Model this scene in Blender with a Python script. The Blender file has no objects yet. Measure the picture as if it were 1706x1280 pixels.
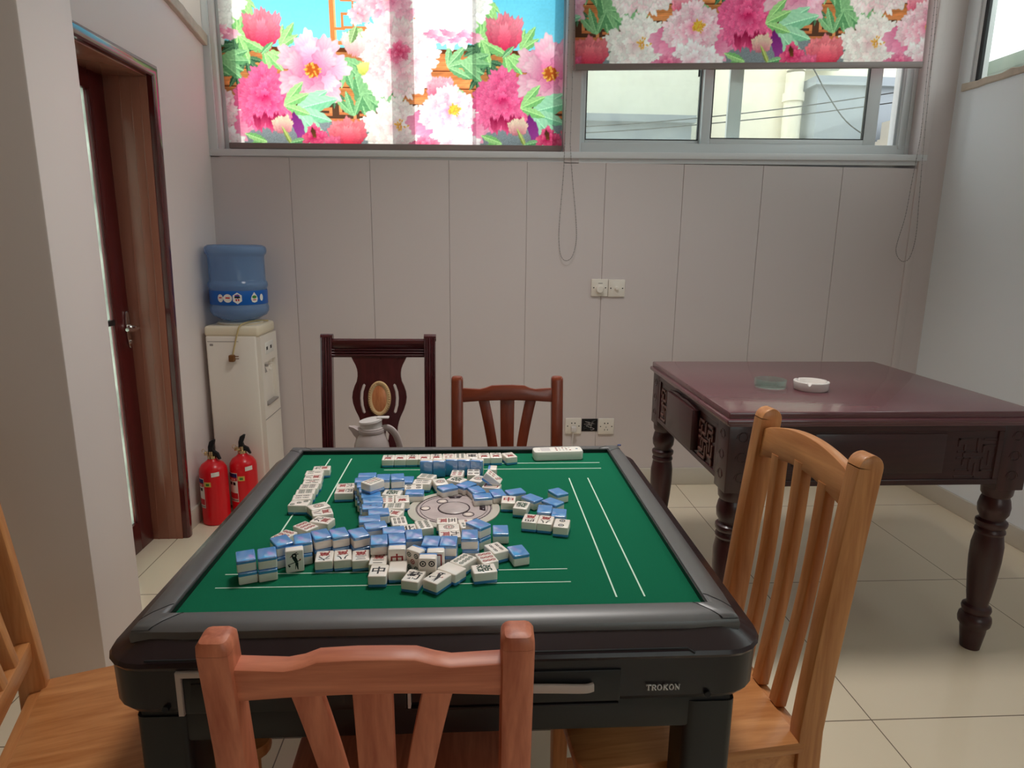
import bpy, bmesh, math, random
import numpy as np
from mathutils import Vector, Matrix, Euler
PI = math.pi
SC = bpy.context.scene
COL = SC.collection
rad = math.radians

# ------------------------------------------------------------------ materials
def srgb(r, g, b):
    f = lambda c: (c/255)/12.92 if c/255 <= .04045 else ((c/255+.055)/1.055)**2.4
    return (f(r), f(g), f(b))

def new_mat(name):
    m = bpy.data.materials.new(name); m.use_nodes = True
    nt = m.node_tree; nt.nodes.clear()
    out = nt.nodes.new('ShaderNodeOutputMaterial')
    return m, nt, out

def pbr(name, col, rough=.5, spec=.5, metal=0., coat=0., trans=0., ior=1.45, noise=None, bump=None, alpha=1.):
    """principled material; noise=(scale, amount) varies the colour, bump=(scale, strength)"""
    m, nt, out = new_mat(name)
    b = nt.nodes.new('ShaderNodeBsdfPrincipled')
    b.inputs['Base Color'].default_value = (*col, 1)
    b.inputs['Roughness'].default_value = rough
    b.inputs['Specular IOR Level'].default_value = spec
    b.inputs['Metallic'].default_value = metal
    b.inputs['Coat Weight'].default_value = coat
    b.inputs['Coat Roughness'].default_value = .08
    b.inputs['Transmission Weight'].default_value = trans
    b.inputs['IOR'].default_value = ior
    b.inputs['Alpha'].default_value = alpha
    nt.links.new(b.outputs[0], out.inputs[0])
    tc = nt.nodes.new('ShaderNodeTexCoord')
    if noise:
        n = nt.nodes.new('ShaderNodeTexNoise'); n.inputs['Scale'].default_value = noise[0]; n.inputs['Detail'].default_value = 5
        nt.links.new(tc.outputs['Object'], n.inputs['Vector'])
        mx = nt.nodes.new('ShaderNodeMix'); mx.data_type = 'RGBA'
        mx.inputs[6].default_value = (*[c*(1-noise[1]) for c in col], 1)
        mx.inputs[7].default_value = (*[min(1, c*(1+noise[1])) for c in col], 1)
        nt.links.new(n.outputs['Fac'], mx.inputs[0]); nt.links.new(mx.outputs[2], b.inputs['Base Color'])
    if bump:
        n = nt.nodes.new('ShaderNodeTexNoise'); n.inputs['Scale'].default_value = bump[0]; n.inputs['Detail'].default_value = 4
        nt.links.new(tc.outputs['Object'], n.inputs['Vector'])
        bp = nt.nodes.new('ShaderNodeBump'); bp.inputs['Strength'].default_value = bump[1]; bp.inputs['Distance'].default_value = .002
        nt.links.new(n.outputs['Fac'], bp.inputs['Height']); nt.links.new(bp.outputs[0], b.inputs['Normal'])
    return m

def wood(name, c1, c2, rough=.35, axis='z', scale=1., coat=0.):
    """long grain running along one object axis"""
    m, nt, out = new_mat(name)
    b = nt.nodes.new('ShaderNodeBsdfPrincipled'); nt.links.new(b.outputs[0], out.inputs[0])
    b.inputs['Roughness'].default_value = rough; b.inputs['Coat Weight'].default_value = coat
    tc = nt.nodes.new('ShaderNodeTexCoord'); mp = nt.nodes.new('ShaderNodeMapping')
    s = [26*scale]*3; s['xyz'.index(axis)] = 2.2*scale
    mp.inputs['Scale'].default_value = s
    nt.links.new(tc.outputs['Object'], mp.inputs[0])
    n = nt.nodes.new('ShaderNodeTexNoise'); n.inputs['Scale'].default_value = 1.6; n.inputs['Detail'].default_value = 7; n.inputs['Distortion'].default_value = .8
    nt.links.new(mp.outputs[0], n.inputs['Vector'])
    n2 = nt.nodes.new('ShaderNodeTexNoise'); n2.inputs['Scale'].default_value = 7; n2.inputs['Detail'].default_value = 3
    nt.links.new(mp.outputs[0], n2.inputs['Vector'])
    ad = nt.nodes.new('ShaderNodeMath'); ad.operation = 'MULTIPLY_ADD'; ad.inputs[1].default_value = .35
    nt.links.new(n2.outputs['Fac'], ad.inputs[0]); nt.links.new(n.outputs['Fac'], ad.inputs[2])
    r = nt.nodes.new('ShaderNodeValToRGB'); r.color_ramp.elements[0].position = .42; r.color_ramp.elements[1].position = .92
    r.color_ramp.elements[0].color = (*c1, 1); r.color_ramp.elements[1].color = (*c2, 1)
    nt.links.new(ad.outputs[0], r.inputs[0]); nt.links.new(r.outputs[0], b.inputs['Base Color'])
    return m

def glass(name, tint, gloss=.12, haze=0., haze_col=(.8, .85, .8)):
    """window pane: lets light straight through, tinted, with a faint mirror and an optional dust film"""
    m, nt, out = new_mat(name)
    t = nt.nodes.new('ShaderNodeBsdfTransparent'); t.inputs[0].default_value = (*tint, 1)
    g = nt.nodes.new('ShaderNodeBsdfGlossy'); g.inputs['Roughness'].default_value = .03
    fc = nt.nodes.new('ShaderNodeLayerWeight'); fc.inputs[0].default_value = .5
    pw = nt.nodes.new('ShaderNodeMath'); pw.operation = 'POWER'; pw.inputs[1].default_value = 5; nt.links.new(fc.outputs['Facing'], pw.inputs[0])
    lw = nt.nodes.new('ShaderNodeMath'); lw.operation = 'MULTIPLY_ADD'; lw.inputs[1].default_value = .5; lw.inputs[2].default_value = .025; nt.links.new(pw.outputs[0], lw.inputs[0])
    mx = nt.nodes.new('ShaderNodeMixShader')
    nt.links.new(lw.outputs[0], mx.inputs[0]); nt.links.new(t.outputs[0], mx.inputs[1]); nt.links.new(g.outputs[0], mx.inputs[2])
    last = mx
    if haze:
        d = nt.nodes.new('ShaderNodeBsdfTranslucent'); d.inputs[0].default_value = (*haze_col, 1)
        m2 = nt.nodes.new('ShaderNodeMixShader')
        n = nt.nodes.new('ShaderNodeTexNoise'); n.inputs['Scale'].default_value = 9; n.inputs['Detail'].default_value = 6
        tc = nt.nodes.new('ShaderNodeTexCoord'); nt.links.new(tc.outputs['Object'], n.inputs['Vector'])
        ml = nt.nodes.new('ShaderNodeMath'); ml.operation = 'MULTIPLY'; ml.inputs[1].default_value = haze*2
        nt.links.new(n.outputs['Fac'], ml.inputs[0]); nt.links.new(ml.outputs[0], m2.inputs[0])
        nt.links.new(last.outputs[0], m2.inputs[1]); nt.links.new(d.outputs[0], m2.inputs[2]); last = m2
    nt.links.new(last.outputs[0], out.inputs[0])
    return m

M = {}
M['wall'] = pbr('wall_paint', srgb(226, 214, 211), .55, .3, noise=(2.5, .02))
M['wall_skylit'] = pbr('skylit_wall_paint', srgb(232, 236, 242), .5, .35, noise=(2.5, .015))  # cool sky light on the right wall put into its colour
M['wall_bounce'] = pbr('tan_bounce_paint', srgb(198, 168, 138), .6, .3, noise=(2.5, .02))  # unseen walls, tan chosen to bounce warm light forward
M['panel'] = pbr('wall_panel', srgb(206, 195, 194), .38, .4, noise=(1.5, .015))
M['ceiling'] = pbr('ceiling_paint', (.8, .8, .79), .8, .2)
M['trim'] = pbr('white_trim', srgb(214, 214, 216), .35, .5)
M['alu'] = pbr('white_aluminium', srgb(206, 210, 212), .35, .5)
M['chain'] = pbr('chain_plastic', srgb(128, 122, 120), .4)
M['blind_bar'] = pbr('blind_bar', srgb(132, 116, 112), .4)
M['rubber'] = pbr('black_gasket', (.012, .012, .014), .5)
M['stone'] = pbr('rough_stone', srgb(196, 182, 168), .8, .2, noise=(30, .22), bump=(40, .6))
M['skirt'] = pbr('skirting_tile', srgb(198, 190, 178), .2, .5, noise=(4, .03))
M['mahog'] = wood('mahogany_door', srgb(70, 16, 18), srgb(88, 24, 24), .32, 'z', .35, .1)
M['mahog_gloss'] = wood('mahogany_gloss', srgb(70, 16, 18), srgb(88, 24, 24), .2, 'z', .35, .5)
M['mahog_lit'] = wood('mahogany_lit', srgb(146, 92, 74), srgb(160, 104, 86), .25, 'z', .3, .2)  # door mahogany lightened, the jamb's lit look put into its colour
M['brass'] = pbr('brass', (.62, .5, .3), .25, metal=1)
M['chrome'] = pbr('chrome', (.75, .73, .7), .18, metal=1)
M['black'] = pbr('black_plastic', (.012, .012, .013), .38, .5)
M['rail'] = pbr('satin_black_rail', (.075, .073, .075), .42, .5, ior=1.9, noise=(60, .06))
M['skirt_brown'] = pbr('glossy_dark_brown', srgb(44, 32, 34), .25, .5)
M['skirt_low'] = pbr('dark_housing', srgb(32, 27, 29), .3, .5)
M['felt'] = pbr('green_felt', srgb(20, 102, 73), .95, .1, noise=(500, .12), bump=(900, .25))
M['white_line'] = pbr('line_print', srgb(206, 232, 214), .8, .1)
M['grey_trim'] = pbr('warm_grey_plastic', srgb(186, 172, 164), .35, .5)
M['logo'] = pbr('silver_lettering', (.75, .73, .72), .3, .5)
M['navy'] = pbr('dark_blue_button', (.02, .04, .16), .3)
M['red'] = pbr('red_enamel', srgb(214, 22, 34), .28, .5)
M['paper'] = pbr('white_paper', srgb(226, 224, 218), .6, .3)
M['yellow'] = pbr('yellow_sticker', srgb(214, 186, 96), .5, .3)
M['blueprint'] = pbr('blue_print', srgb(30, 48, 110), .5, .3)
M['redprint'] = pbr('red_print', srgb(200, 40, 50), .5, .3)
M['ink'] = pbr('black_ink', (.012, .012, .014), .5, .3)
M['appliance'] = pbr('appliance_white', srgb(232, 224, 214), .35, .5, noise=(3, .02))
M['appliance_top'] = pbr('yellowed_plastic', srgb(228, 216, 192), .4, .5, noise=(5, .05))
M['appliance_grey'] = pbr('appliance_grey', srgb(150, 142, 138), .4, .5)
M['cord'] = pbr('beige_cord', srgb(196, 176, 128), .5, .4)
M['plug_brown'] = pbr('brown_plug', srgb(120, 78, 40), .4, .4)
M['blue_label'] = pbr('blue_label', srgb(18, 92, 178), .35, .4)
M['green_print'] = pbr('green_print', srgb(60, 130, 50), .5)
M['plate'] = pbr('switch_plastic', srgb(226, 218, 208), .3, .5)
M['hole'] = pbr('dark_cavity', (.02, .018, .018), .9, .1, noise=(60, .8))
M['jug'] = pbr('grey_plastic', srgb(178, 166, 164), .35, .5)
M['jug_lid'] = pbr('pale_grey_plastic', srgb(206, 200, 198), .35, .5)
M['remote'] = pbr('remote_white', srgb(232, 228, 220), .4, .4)
M['porcelain'] = pbr('white_porcelain', srgb(232, 226, 222), .2, .5)
M['ash_glass'] = glass('green_glass', (.84, .94, .90), haze=.17, haze_col=(.9, 1, .95))
M['disc'] = pbr('brushed_disc', srgb(186, 172, 170), .32, .5, noise=(45, .25))
M['disc_rim'] = pbr('disc_rim', srgb(196, 190, 178), .35, .5, noise=(30, .12))
M['disc_dark'] = pbr('disc_dark', srgb(52, 36, 44), .3, .5)
M['disc_pale'] = pbr('disc_button', srgb(232, 216, 206), .25, .5)  # pale console buttons
M['tile_white'] = pbr('tile_ivory', srgb(240, 232, 222), .20, .5, ior=1.75)
M['tile_blue'] = pbr('tile_blue', srgb(78, 146, 212), .13, .5, ior=2.7)
M['m_black'] = pbr('mark_black', (.012, .014, .016), .4)
M['m_red'] = pbr('mark_red', srgb(150, 30, 34), .4)
M['m_green'] = pbr('mark_green', srgb(20, 66, 48), .4)
M['m_blue'] = pbr('mark_blue', srgb(70, 96, 130), .4)
for ax in 'xyz':
    M['oakA'+ax] = wood('reddish_oak_'+ax, srgb(176, 90, 62), srgb(226, 140, 106), .42, ax, 1., .0)
    M['oakShade'+ax] = wood('shaded_oak_'+ax, srgb(104, 42, 24), srgb(134, 62, 38), .3, ax, 1., .15)  # oak darkened, the far chair's backlit shade put into its colour
    M['oakB'+ax] = wood('honey_oak_'+ax, srgb(170, 103, 52), srgb(214, 150, 94), .4, ax, 1., .05)
    M['dark'+ax] = wood('dark_mahogany_'+ax, srgb(52, 16, 20), srgb(78, 28, 32), .25, ax, .8, .3)
    M['rose'+ax] = wood('rosewood_'+ax, srgb(42, 14, 16), srgb(62, 24, 26), .36, ax, .8, .1)
M['rose_lit'] = wood('rosewood_lit_top', srgb(92, 54, 60), srgb(108, 66, 72), .26, 'x', .5, .3)  # rosewood made lighter and pinker, wall reflection put into the colour
M['fret'] = pbr('carved_fret', srgb(96, 66, 58), .4, .4)
M['medal_rim'] = pbr('carved_oval_rim', srgb(196, 164, 120), .4, .4, bump=(160, .8))
M['medal'] = wood('oval_inlay', srgb(168, 96, 60), srgb(206, 140, 92), .3, 'z', 2.)
M['cream'] = pbr('cream_render', srgb(240, 234, 214), .9, .1, noise=(4, .07))
M['grey_render'] = pbr('grey_render', srgb(160, 168, 176), .9, .1, noise=(3, .06))
M['concrete'] = pbr('concrete', srgb(186, 182, 170), .9, .1, noise=(6, .12))
M['ground'] = pbr('yard_ground', srgb(176, 172, 160), .9, .1, noise=(3, .1))
M['cable'] = pbr('black_cable', (.03, .03, .03), .6)
M['dark_green'] = pbr('green_grey_sheet', srgb(112, 124, 112), .6, .2, noise=(8, .1))
M['pane'] = glass('clear_pane', (.93, .97, .95), haze=.09)
M['pane_dusty'] = glass('dusty_pane', (.78, .84, .83), haze=.14)
M['pane_frost'] = glass('frosted_pane', (.25, .3, .28), haze=.45, haze_col=(.85, .95, .88))

def floor_mat():
    m, nt, out = new_mat('polished_floor_tile')
    L = nt.links.new; N = nt.nodes.new
    b = N('ShaderNodeBsdfPrincipled'); L(b.outputs[0], out.inputs[0])
    g = N('ShaderNodeNewGeometry'); sp = N('ShaderNodeSeparateXYZ'); L(g.outputs['Position'], sp.inputs[0])
    def edge(o, off, size, w):
        a = N('ShaderNodeMath'); a.operation = 'SUBTRACT'; a.inputs[1].default_value = off; L(o, a.inputs[0])
        d = N('ShaderNodeMath'); d.operation = 'DIVIDE'; d.inputs[1].default_value = size; L(a.outputs[0], d.inputs[0])
        f = N('ShaderNodeMath'); f.operation = 'PINGPONG'; f.inputs[1].default_value = .5; L(d.outputs[0], f.inputs[0])
        l = N('ShaderNodeMath'); l.operation = 'LESS_THAN'; l.inputs[1].default_value = w/size; L(f.outputs[0], l.inputs[0])
        return l
    ex, ey = edge(sp.outputs[0], 1.087-5*.793, .793, .0016), edge(sp.outputs[1], 1.507-8*.742, .742, .0018)
    mx = N('ShaderNodeMath'); mx.operation = 'MAXIMUM'; L(ex.outputs[0], mx.inputs[0]); L(ey.outputs[0], mx.inputs[1])
    n = N('ShaderNodeTexNoise'); n.inputs['Scale'].default_value = 1.3; n.inputs['Detail'].default_value = 6; L(g.outputs['Position'], n.inputs['Vector'])
    c = N('ShaderNodeMix'); c.data_type = 'RGBA'; c.inputs[6].default_value = (*srgb(220, 204, 178), 1); c.inputs[7].default_value = (*srgb(234, 222, 200), 1)
    L(n.outputs['Fac'], c.inputs[0])
    c2 = N('ShaderNodeMix'); c2.data_type = 'RGBA'; c2.inputs[7].default_value = (*srgb(120, 106, 90), 1)
    L(mx.outputs[0], c2.inputs[0]); L(c.outputs[2], c2.inputs[6]); L(c2.outputs[2], b.inputs['Base Color'])
    b.inputs['Roughness'].default_value = .13; b.inputs['Specular IOR Level'].default_value = .55
    return m
M['floor'] = floor_mat()

def bottle_mat():
    m, nt, out = new_mat('blue_water_bottle')
    t = nt.nodes.new('ShaderNodeBsdfTransparent'); t.inputs[0].default_value = (.60, .72, .86, 1)
    p = nt.nodes.new('ShaderNodeBsdfPrincipled'); p.inputs['Base Color'].default_value = (.27, .43, .70, 1); p.inputs['Roughness'].default_value = .12
    x = nt.nodes.new('ShaderNodeMixShader'); x.inputs[0].default_value = .42
    nt.links.new(t.outputs[0], x.inputs[1]); nt.links.new(p.outputs[0], x.inputs[2]); nt.links.new(x.outputs[0], out.inputs[0])
    return m
M['bottle'] = bottle_mat()

def fabric_mat():
    m, nt, out = new_mat('printed_blind_fabric')
    N = nt.nodes.new; L = nt.links.new
    a = N('ShaderNodeAttribute'); a.attribute_name = 'print'
    d = N('ShaderNodeBsdfDiffuse'); t = N('ShaderNodeBsdfTranslucent'); x = N('ShaderNodeMixShader'); x.inputs[0].default_value = .5
    L(a.outputs['Color'], d.inputs[0]); L(a.outputs['Color'], t.inputs[0])
    L(d.outputs[0], x.inputs[1]); L(t.outputs[0], x.inputs[2]); L(x.outputs[0], out.inputs[0])
    return m
M['fabric'] = fabric_mat()

# ------------------------------------------------------------------ mesh builder
class B:
    def __init__(s): s.bm = bmesh.new(); s.mi = 0
    def _mark(s, faces):
        for f in faces: f.material_index = s.mi
    def box(s, x0, x1, y0, y1, z0, z1, mi=None, bev=0, seg=2):
        if mi is not None: s.mi = mi
        v = [s.bm.verts.new((x, y, z)) for x in (x0, x1) for y in (y0, y1) for z in (z0, z1)]
        q = [(0, 1, 3, 2), (4, 6, 7, 5), (0, 4, 5, 1), (2, 3, 7, 6), (0, 2, 6, 4), (1, 5, 7, 3)]
        fs = [s.bm.faces.new([v[i] for i in k]) for k in q]; s._mark(fs)
        if bev:
            es = list({e for f in fs for e in f.edges})
            r = bmesh.ops.bevel(s.bm, geom=es, offset=bev, offset_type='OFFSET', segments=seg, profile=.5, affect='EDGES', clamp_overlap=True)
            s._mark(r['faces'])
        return s
    def prism(s, pts, plane, a, b, mi=None, bev=0, seg=2):
        """2-D outline in plane 'xy','xz','yz' pulled along the third axis from a to b"""
        if mi is not None: s.mi = mi
        def P(u, v, w): return {'xy': (u, v, w), 'xz': (u, w, v), 'yz': (w, u, v)}[plane]
        va = [s.bm.verts.new(P(*p, a)) for p in pts]; vb = [s.bm.verts.new(P(*p, b)) for p in pts]
        n = len(pts); fs = [s.bm.faces.new(va[::-1]), s.bm.faces.new(vb)]
        for i in range(n): fs.append(s.bm.faces.new([va[i], va[(i+1) % n], vb[(i+1) % n], vb[i]]))
        s._mark(fs); bmesh.ops.recalc_face_normals(s.bm, faces=fs)
        if bev:
            es = list(fs[0].edges)+list(fs[1].edges)
            r = bmesh.ops.bevel(s.bm, geom=es, offset=bev, offset_type='OFFSET', segments=seg, profile=.5, affect='EDGES', clamp_overlap=True); s._mark(r['faces'])
        return s
    def holed(s, outer, holes, plane, a, b, mi=None):
        """flat board with holes"""
        if mi is not None: s.mi = mi
        def P(u, v, w): return {'xy': (u, v, w), 'xz': (u, w, v), 'yz': (w, u, v)}[plane]
        loops = [outer]+holes; rings = []; allf = []
        for w in (a, b):
            es = []; rr = []
            for lp in loops:
                vs = [s.bm.verts.new(P(*p, w)) for p in lp]; rr.append(vs)
                es += [s.bm.edges.new((vs[i], vs[(i+1) % len(vs)])) for i in range(len(vs))]
            g = bmesh.ops.triangle_fill(s.bm, use_beauty=True, use_dissolve=False, edges=es)
            allf += [f for f in g['geom'] if isinstance(f, bmesh.types.BMFace)]; rings.append(rr)
        for ra, rb in zip(*rings):
            n = len(ra)
            for i in range(n): allf.append(s.bm.faces.new([ra[i], ra[(i+1) % n], rb[(i+1) % n], rb[i]]))
        s._mark(allf); bmesh.ops.recalc_face_normals(s.bm, faces=allf)
        return s
    def lathe(s, prof, c=(0, 0, 0), seg=32, mi=None, axis='z', cap=True, sx=1, sy=1):
        """profile of (radius, height) turned about an axis through c"""
        if mi is not None: s.mi = mi
        def P(r, h, t):
            u, v = r*math.cos(t)*sx, r*math.sin(t)*sy
            p = {'z': (u, v, h), 'y': (u, h, v), 'x': (h, u, v)}[axis]
            return (c[0]+p[0], c[1]+p[1], c[2]+p[2])
        rings = []
        for r, h in prof:
            if r < 1e-6: rings.append([s.bm.verts.new(P(0, h, 0))])
            else: rings.append([s.bm.verts.new(P(r, h, 2*PI*i/seg)) for i in range(seg)])
        fs = []
        for p, q in zip(rings, rings[1:]):
            for i in range(seg):
                j = (i+1) % seg
                vs = [p[i % len(p)], p[j % len(p)], q[j % len(q)], q[i % len(q)]]
                u = []
                for v in vs:
                    if v not in u: u.append(v)
                if len(u) > 2: fs.append(s.bm.faces.new(u))
        if cap:
            for k in (0, -1):
                if len(rings[k]) > 2: fs.append(s.bm.faces.new(rings[k]))
        s._mark(fs); bmesh.ops.recalc_face_normals(s.bm, faces=fs)
        return s
    def sweep(s, pts, sec, up=(0, 0, 1), mi=None, cap=True, scales=None):
        """section (list of (side, up) offsets) carried along a path"""
        if mi is not None: s.mi = mi
        pts = [Vector(p) for p in pts]; up = Vector(up); rings = []
        for i, p in enumerate(pts):
            t = (pts[min(i+1, len(pts)-1)]-pts[max(i-1, 0)]).normalized()
            sd = t.cross(up)
            if sd.length < 1e-5: sd = t.cross(Vector((0, 1, 0)))
            sd.normalize(); u = sd.cross(t).normalized()
            k = scales[i] if scales else 1
            k = k if isinstance(k, tuple) else (k, k)
            rings.append([s.bm.verts.new(p+sd*a*k[0]+u*b*k[1]) for a, b in sec])
        n = len(sec); fs = []
        for p, q in zip(rings, rings[1:]):
            for i in range(n): fs.append(s.bm.faces.new([p[i], p[(i+1) % n], q[(i+1) % n], q[i]]))
        if cap: fs += [s.bm.faces.new(rings[0][::-1]), s.bm.faces.new(rings[-1])]
        s._mark(fs); bmesh.ops.recalc_face_normals(s.bm, faces=fs)
        return s
    def tube(s, pts, r, seg=10, mi=None, up=(0, 0, 1), scales=None):
        return s.sweep(pts, [(r*math.cos(2*PI*i/seg), r*math.sin(2*PI*i/seg)) for i in range(seg)], up, mi, True, scales)
    def ball(s, c, r, mi=None, seg=12, ring=8, sc=(1, 1, 1)):
        if mi is not None: s.mi = mi
        g = bmesh.ops.create_uvsphere(s.bm, u_segments=seg, v_segments=ring, radius=1)
        for v in g['verts']: v.co = Vector((c[0]+v.co.x*r*sc[0], c[1]+v.co.y*r*sc[1], c[2]+v.co.z*r*sc[2]))
        s._mark({f for v in g['verts'] for f in v.link_faces}); return s
    def poly(s, pts, mi=None):
        if mi is not None: s.mi = mi
        f = s.bm.faces.new([s.bm.verts.new(p) for p in pts]); f.material_index = s.mi; return s
    def grid(s, fn, nu, nv, mi=None):
        if mi is not None: s.mi = mi
        vs = [[s.bm.verts.new(fn(i/nu, j/nv)) for j in range(nv+1)] for i in range(nu+1)]
        for i in range(nu):
            for j in range(nv):
                f = s.bm.faces.new([vs[i][j], vs[i+1][j], vs[i+1][j+1], vs[i][j+1]]); f.material_index = s.mi
        return s
    def xform(s, m, start=0):
        s.bm.verts.ensure_lookup_table()
        for v in list(s.bm.verts)[start:]: v.co = m @ v.co
        return s
    def count(s): return len(s.bm.verts)
    def mesh(s, name, mats, angle=35):
        me = bpy.data.meshes.new(name); s.bm.to_mesh(me); s.bm.free()
        for m in (mats if isinstance(mats, (list, tuple)) else [mats]): me.materials.append(M[m] if isinstance(m, str) else m)
        me.polygons.foreach_set('use_smooth', [True]*len(me.polygons))
        if angle: me.set_sharp_from_angle(angle=rad(angle))
        return me

def add(name, data, parent=None, loc=(0, 0, 0), rot=(0, 0, 0)):
    o = bpy.data.objects.new(name, data); COL.objects.link(o)
    o.parent = parent; o.location = loc; o.rotation_euler = rot
    return o
def part(name, b, mats, parent=None, loc=(0, 0, 0), rot=(0, 0, 0), angle=35, label=None):
    o = add(name, b.mesh(name, mats, angle), parent, loc, rot)
    if label: o['label'] = label
    return o
def tag(o, label, cat, group=None):
    o['label'] = label; o['category'] = cat
    if group: o['group'] = group
    return o
def thing(name, label, cat, loc=(0, 0, 0), rz=0, group=None):
    return tag(add(name, None, None, loc, (0, 0, rz)), label, cat, group)
def struct(name, b, mats, parent=None, angle=35):
    o = part(name, b, mats, parent, angle=angle)
    if parent is None: o['kind'] = 'structure'
    return o
def sroot(name, label=None):
    o = add(name, None); o['kind'] = 'structure'; return o

def text_mesh(body, size):
    cu = bpy.data.curves.new('glyph', 'FONT'); cu.body = body; cu.size = size; cu.align_x = 'CENTER'; cu.align_y = 'CENTER'; cu.resolution_u = 3; cu.offset = size*.018
    ob = bpy.data.objects.new('glyph', cu); COL.objects.link(ob)
    bpy.context.view_layer.update()
    me = bpy.data.meshes.new_from_object(ob.evaluated_get(bpy.context.evaluated_depsgraph_get()))
    v = [tuple(x.co[:2]) for x in me.vertices]; f = [tuple(p.vertices) for p in me.polygons]
    bpy.data.objects.remove(ob); bpy.data.curves.remove(cu); bpy.data.meshes.remove(me)
    if v:  # centre on its own box
        cx = (min(a for a, _ in v)+max(a for a, _ in v))/2; cy = (min(a for _, a in v)+max(a for _, a in v))/2
        v = [(a-cx, c-cy) for a, c in v]
    return v, f
def rrect(x0, x1, y0, y1, r, n=4):
    o = []
    for cx, cy, a0 in ((x1-r, y0+r, -90), (x1-r, y1-r, 0), (x0+r, y1-r, 90), (x0+r, y0+r, 180)):
        for i in range(n+1):
            a = rad(a0+90*i/n); o.append((cx+r*math.cos(a), cy+r*math.sin(a)))
    return o
def rsec(w, h, r, n=2):
    return rrect(-w/2, w/2, -h/2, h/2, r, n)
def smooth_path(pts, n=6):
    """Catmull-Rom through the given points"""
    P = [Vector(p) for p in pts]; P = [2*P[0]-P[1]]+P+[2*P[-1]-P[-2]]; o = []
    for i in range(1, len(P)-2):
        for k in range(n):
            t = k/n; a, b, c, d = P[i-1:i+3]
            o.append(.5*((2*b)+(c-a)*t+(2*a-5*b+4*c-d)*t*t+(3*b-a-3*c+d)*t**3))
    return o+[P[-2]]

# ------------------------------------------------------------------ the room
YB, XR, XS, YF, ZC = 3.312, 2.355, -2.4, -1.8, 3.0
ZS = lambda x: 1.69+.0102*(x+1.2)          # the window sill runs slightly out of level
def lean_left(b):                           # the left wall is a little out of plumb
    for v in b.bm.verts: v.co.x += -1.275+.02*v.co.z
    return b
def tilt_sill(b, z0=1.69, only_below=None):
    for v in b.bm.verts:
        if only_below is None or v.co.z < only_below: v.co.z += .0102*(v.co.x+1.2)
    return b

struct('floor', B().box(XS-.2, XR+.2, YF-.2, YB+.25, -.12, 0), 'floor')
ceiling = struct('ceiling', B().box(XS-.2, XR+.2, YF-.2, YB+.25, ZC, ZC+.12), 'ceiling')

# back wall: masonry with the window openings, faced below with wide plastic panels
b = B()
b.box(-1.7, XR+.075, YB+.006, YB+.2, 0, 1.655)
b.box(-1.7, -1.2, YB, YB+.2, 1.655, ZC); b.box(2.21, XR+.075, YB, YB+.2, 1.655, ZC)
b.box(.435, .505, YB, YB+.2, 1.655, 2.85); b.box(-1.2, 2.21, YB, YB+.2, 2.85, ZC)
sill = B().box(-1.2, .435, YB+.004, YB+.2, 1.64, 1.688).box(.505, 2.21, YB+.004, YB+.2, 1.64, 1.688)
tilt_sill(sill)
gx = [-1.3, -.88, -.502, -.125, .254, .639, 1.027, 1.426, 1.831, 2.247]
for x0, x1 in zip(gx, gx[1:]): b.box(x0+.0007, x1-.0007, YB, YB+.02, .0, 1.66, bev=.0016, seg=1)
wall_back = struct('wall_back', b, 'panel')
struct('wall_back_sill', sill, 'trim')['kind'] = 'structure'
struct('trim_1', tilt_sill(B().box(-1.245, 2.25, YB-.012, YB+.004, 1.660, 1.690, bev=.003)), 'trim')
struct('trim_2', B().box(2.212, 2.252, YB-.008, YB+.004, .0, ZC, bev=.003).box(2.252, XR, YB-.003, YB+.004, 0, ZC), 'panel')
struct('trim_3', B().box(-1.262, -1.202, YB-.010, YB+.004, 1.688, ZC, bev=.003), 'trim')
struct('baseboard_back', B().box(-1.27, XR, YB-.011, YB+.002, 0, .095, bev=.003), 'skirt')

# left wall with doorway and high window, leaning a touch
b = B().holed([(1.985, 0), (2.23, 0), (2.23, 1.875), (2.72, 1.875), (2.72, 0), (YB+.05, 0), (YB+.05, ZC), (1.985, ZC)],
              [[(2.45, 2.285), (3.30, 2.140), (3.30, 2.85), (2.45, 2.85)]], 'yz', -.15, 0)
struct('wall_left', lean_left(b), 'wall')
struct('baseboard_left', lean_left(B().box(-.004, .012, 2.79, YB-.011, 0, .088, bev=.003)), 'skirt')
struct('wall_partition', B().box(XS-.2, -1.080, 1.763, 1.992, 0, ZC, bev=.006), 'wall')
struct('wall_side', B().box(XS-.2, XS, YF, 1.763, 0, ZC), 'wall_bounce')
# right wall with its high window
b = B().holed([(YF, 0), (YB+.2, 0), (YB+.2, ZC), (YF, ZC)], [[(.3, 2.035), (3.225, 2.035), (3.225, 2.85), (.3, 2.85)]], 'yz', XR, XR+.075)
struct('wall_right', b, 'wall_skylit')
struct('baseboard_right', B().box(XR-.012, XR+.002, YF, YB-.011, 0, .09, bev=.003), 'skirt')
b = B().holed([(XS-.2, 0), (XR+.2, 0), (XR+.2, ZC), (XS-.2, ZC)], [[(.6, .9), (2.1, .9), (2.1, 2.3), (.6, 2.3)]], 'xz', YF-.2, YF)
struct('wall_rear', b, 'wall_bounce')

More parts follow.
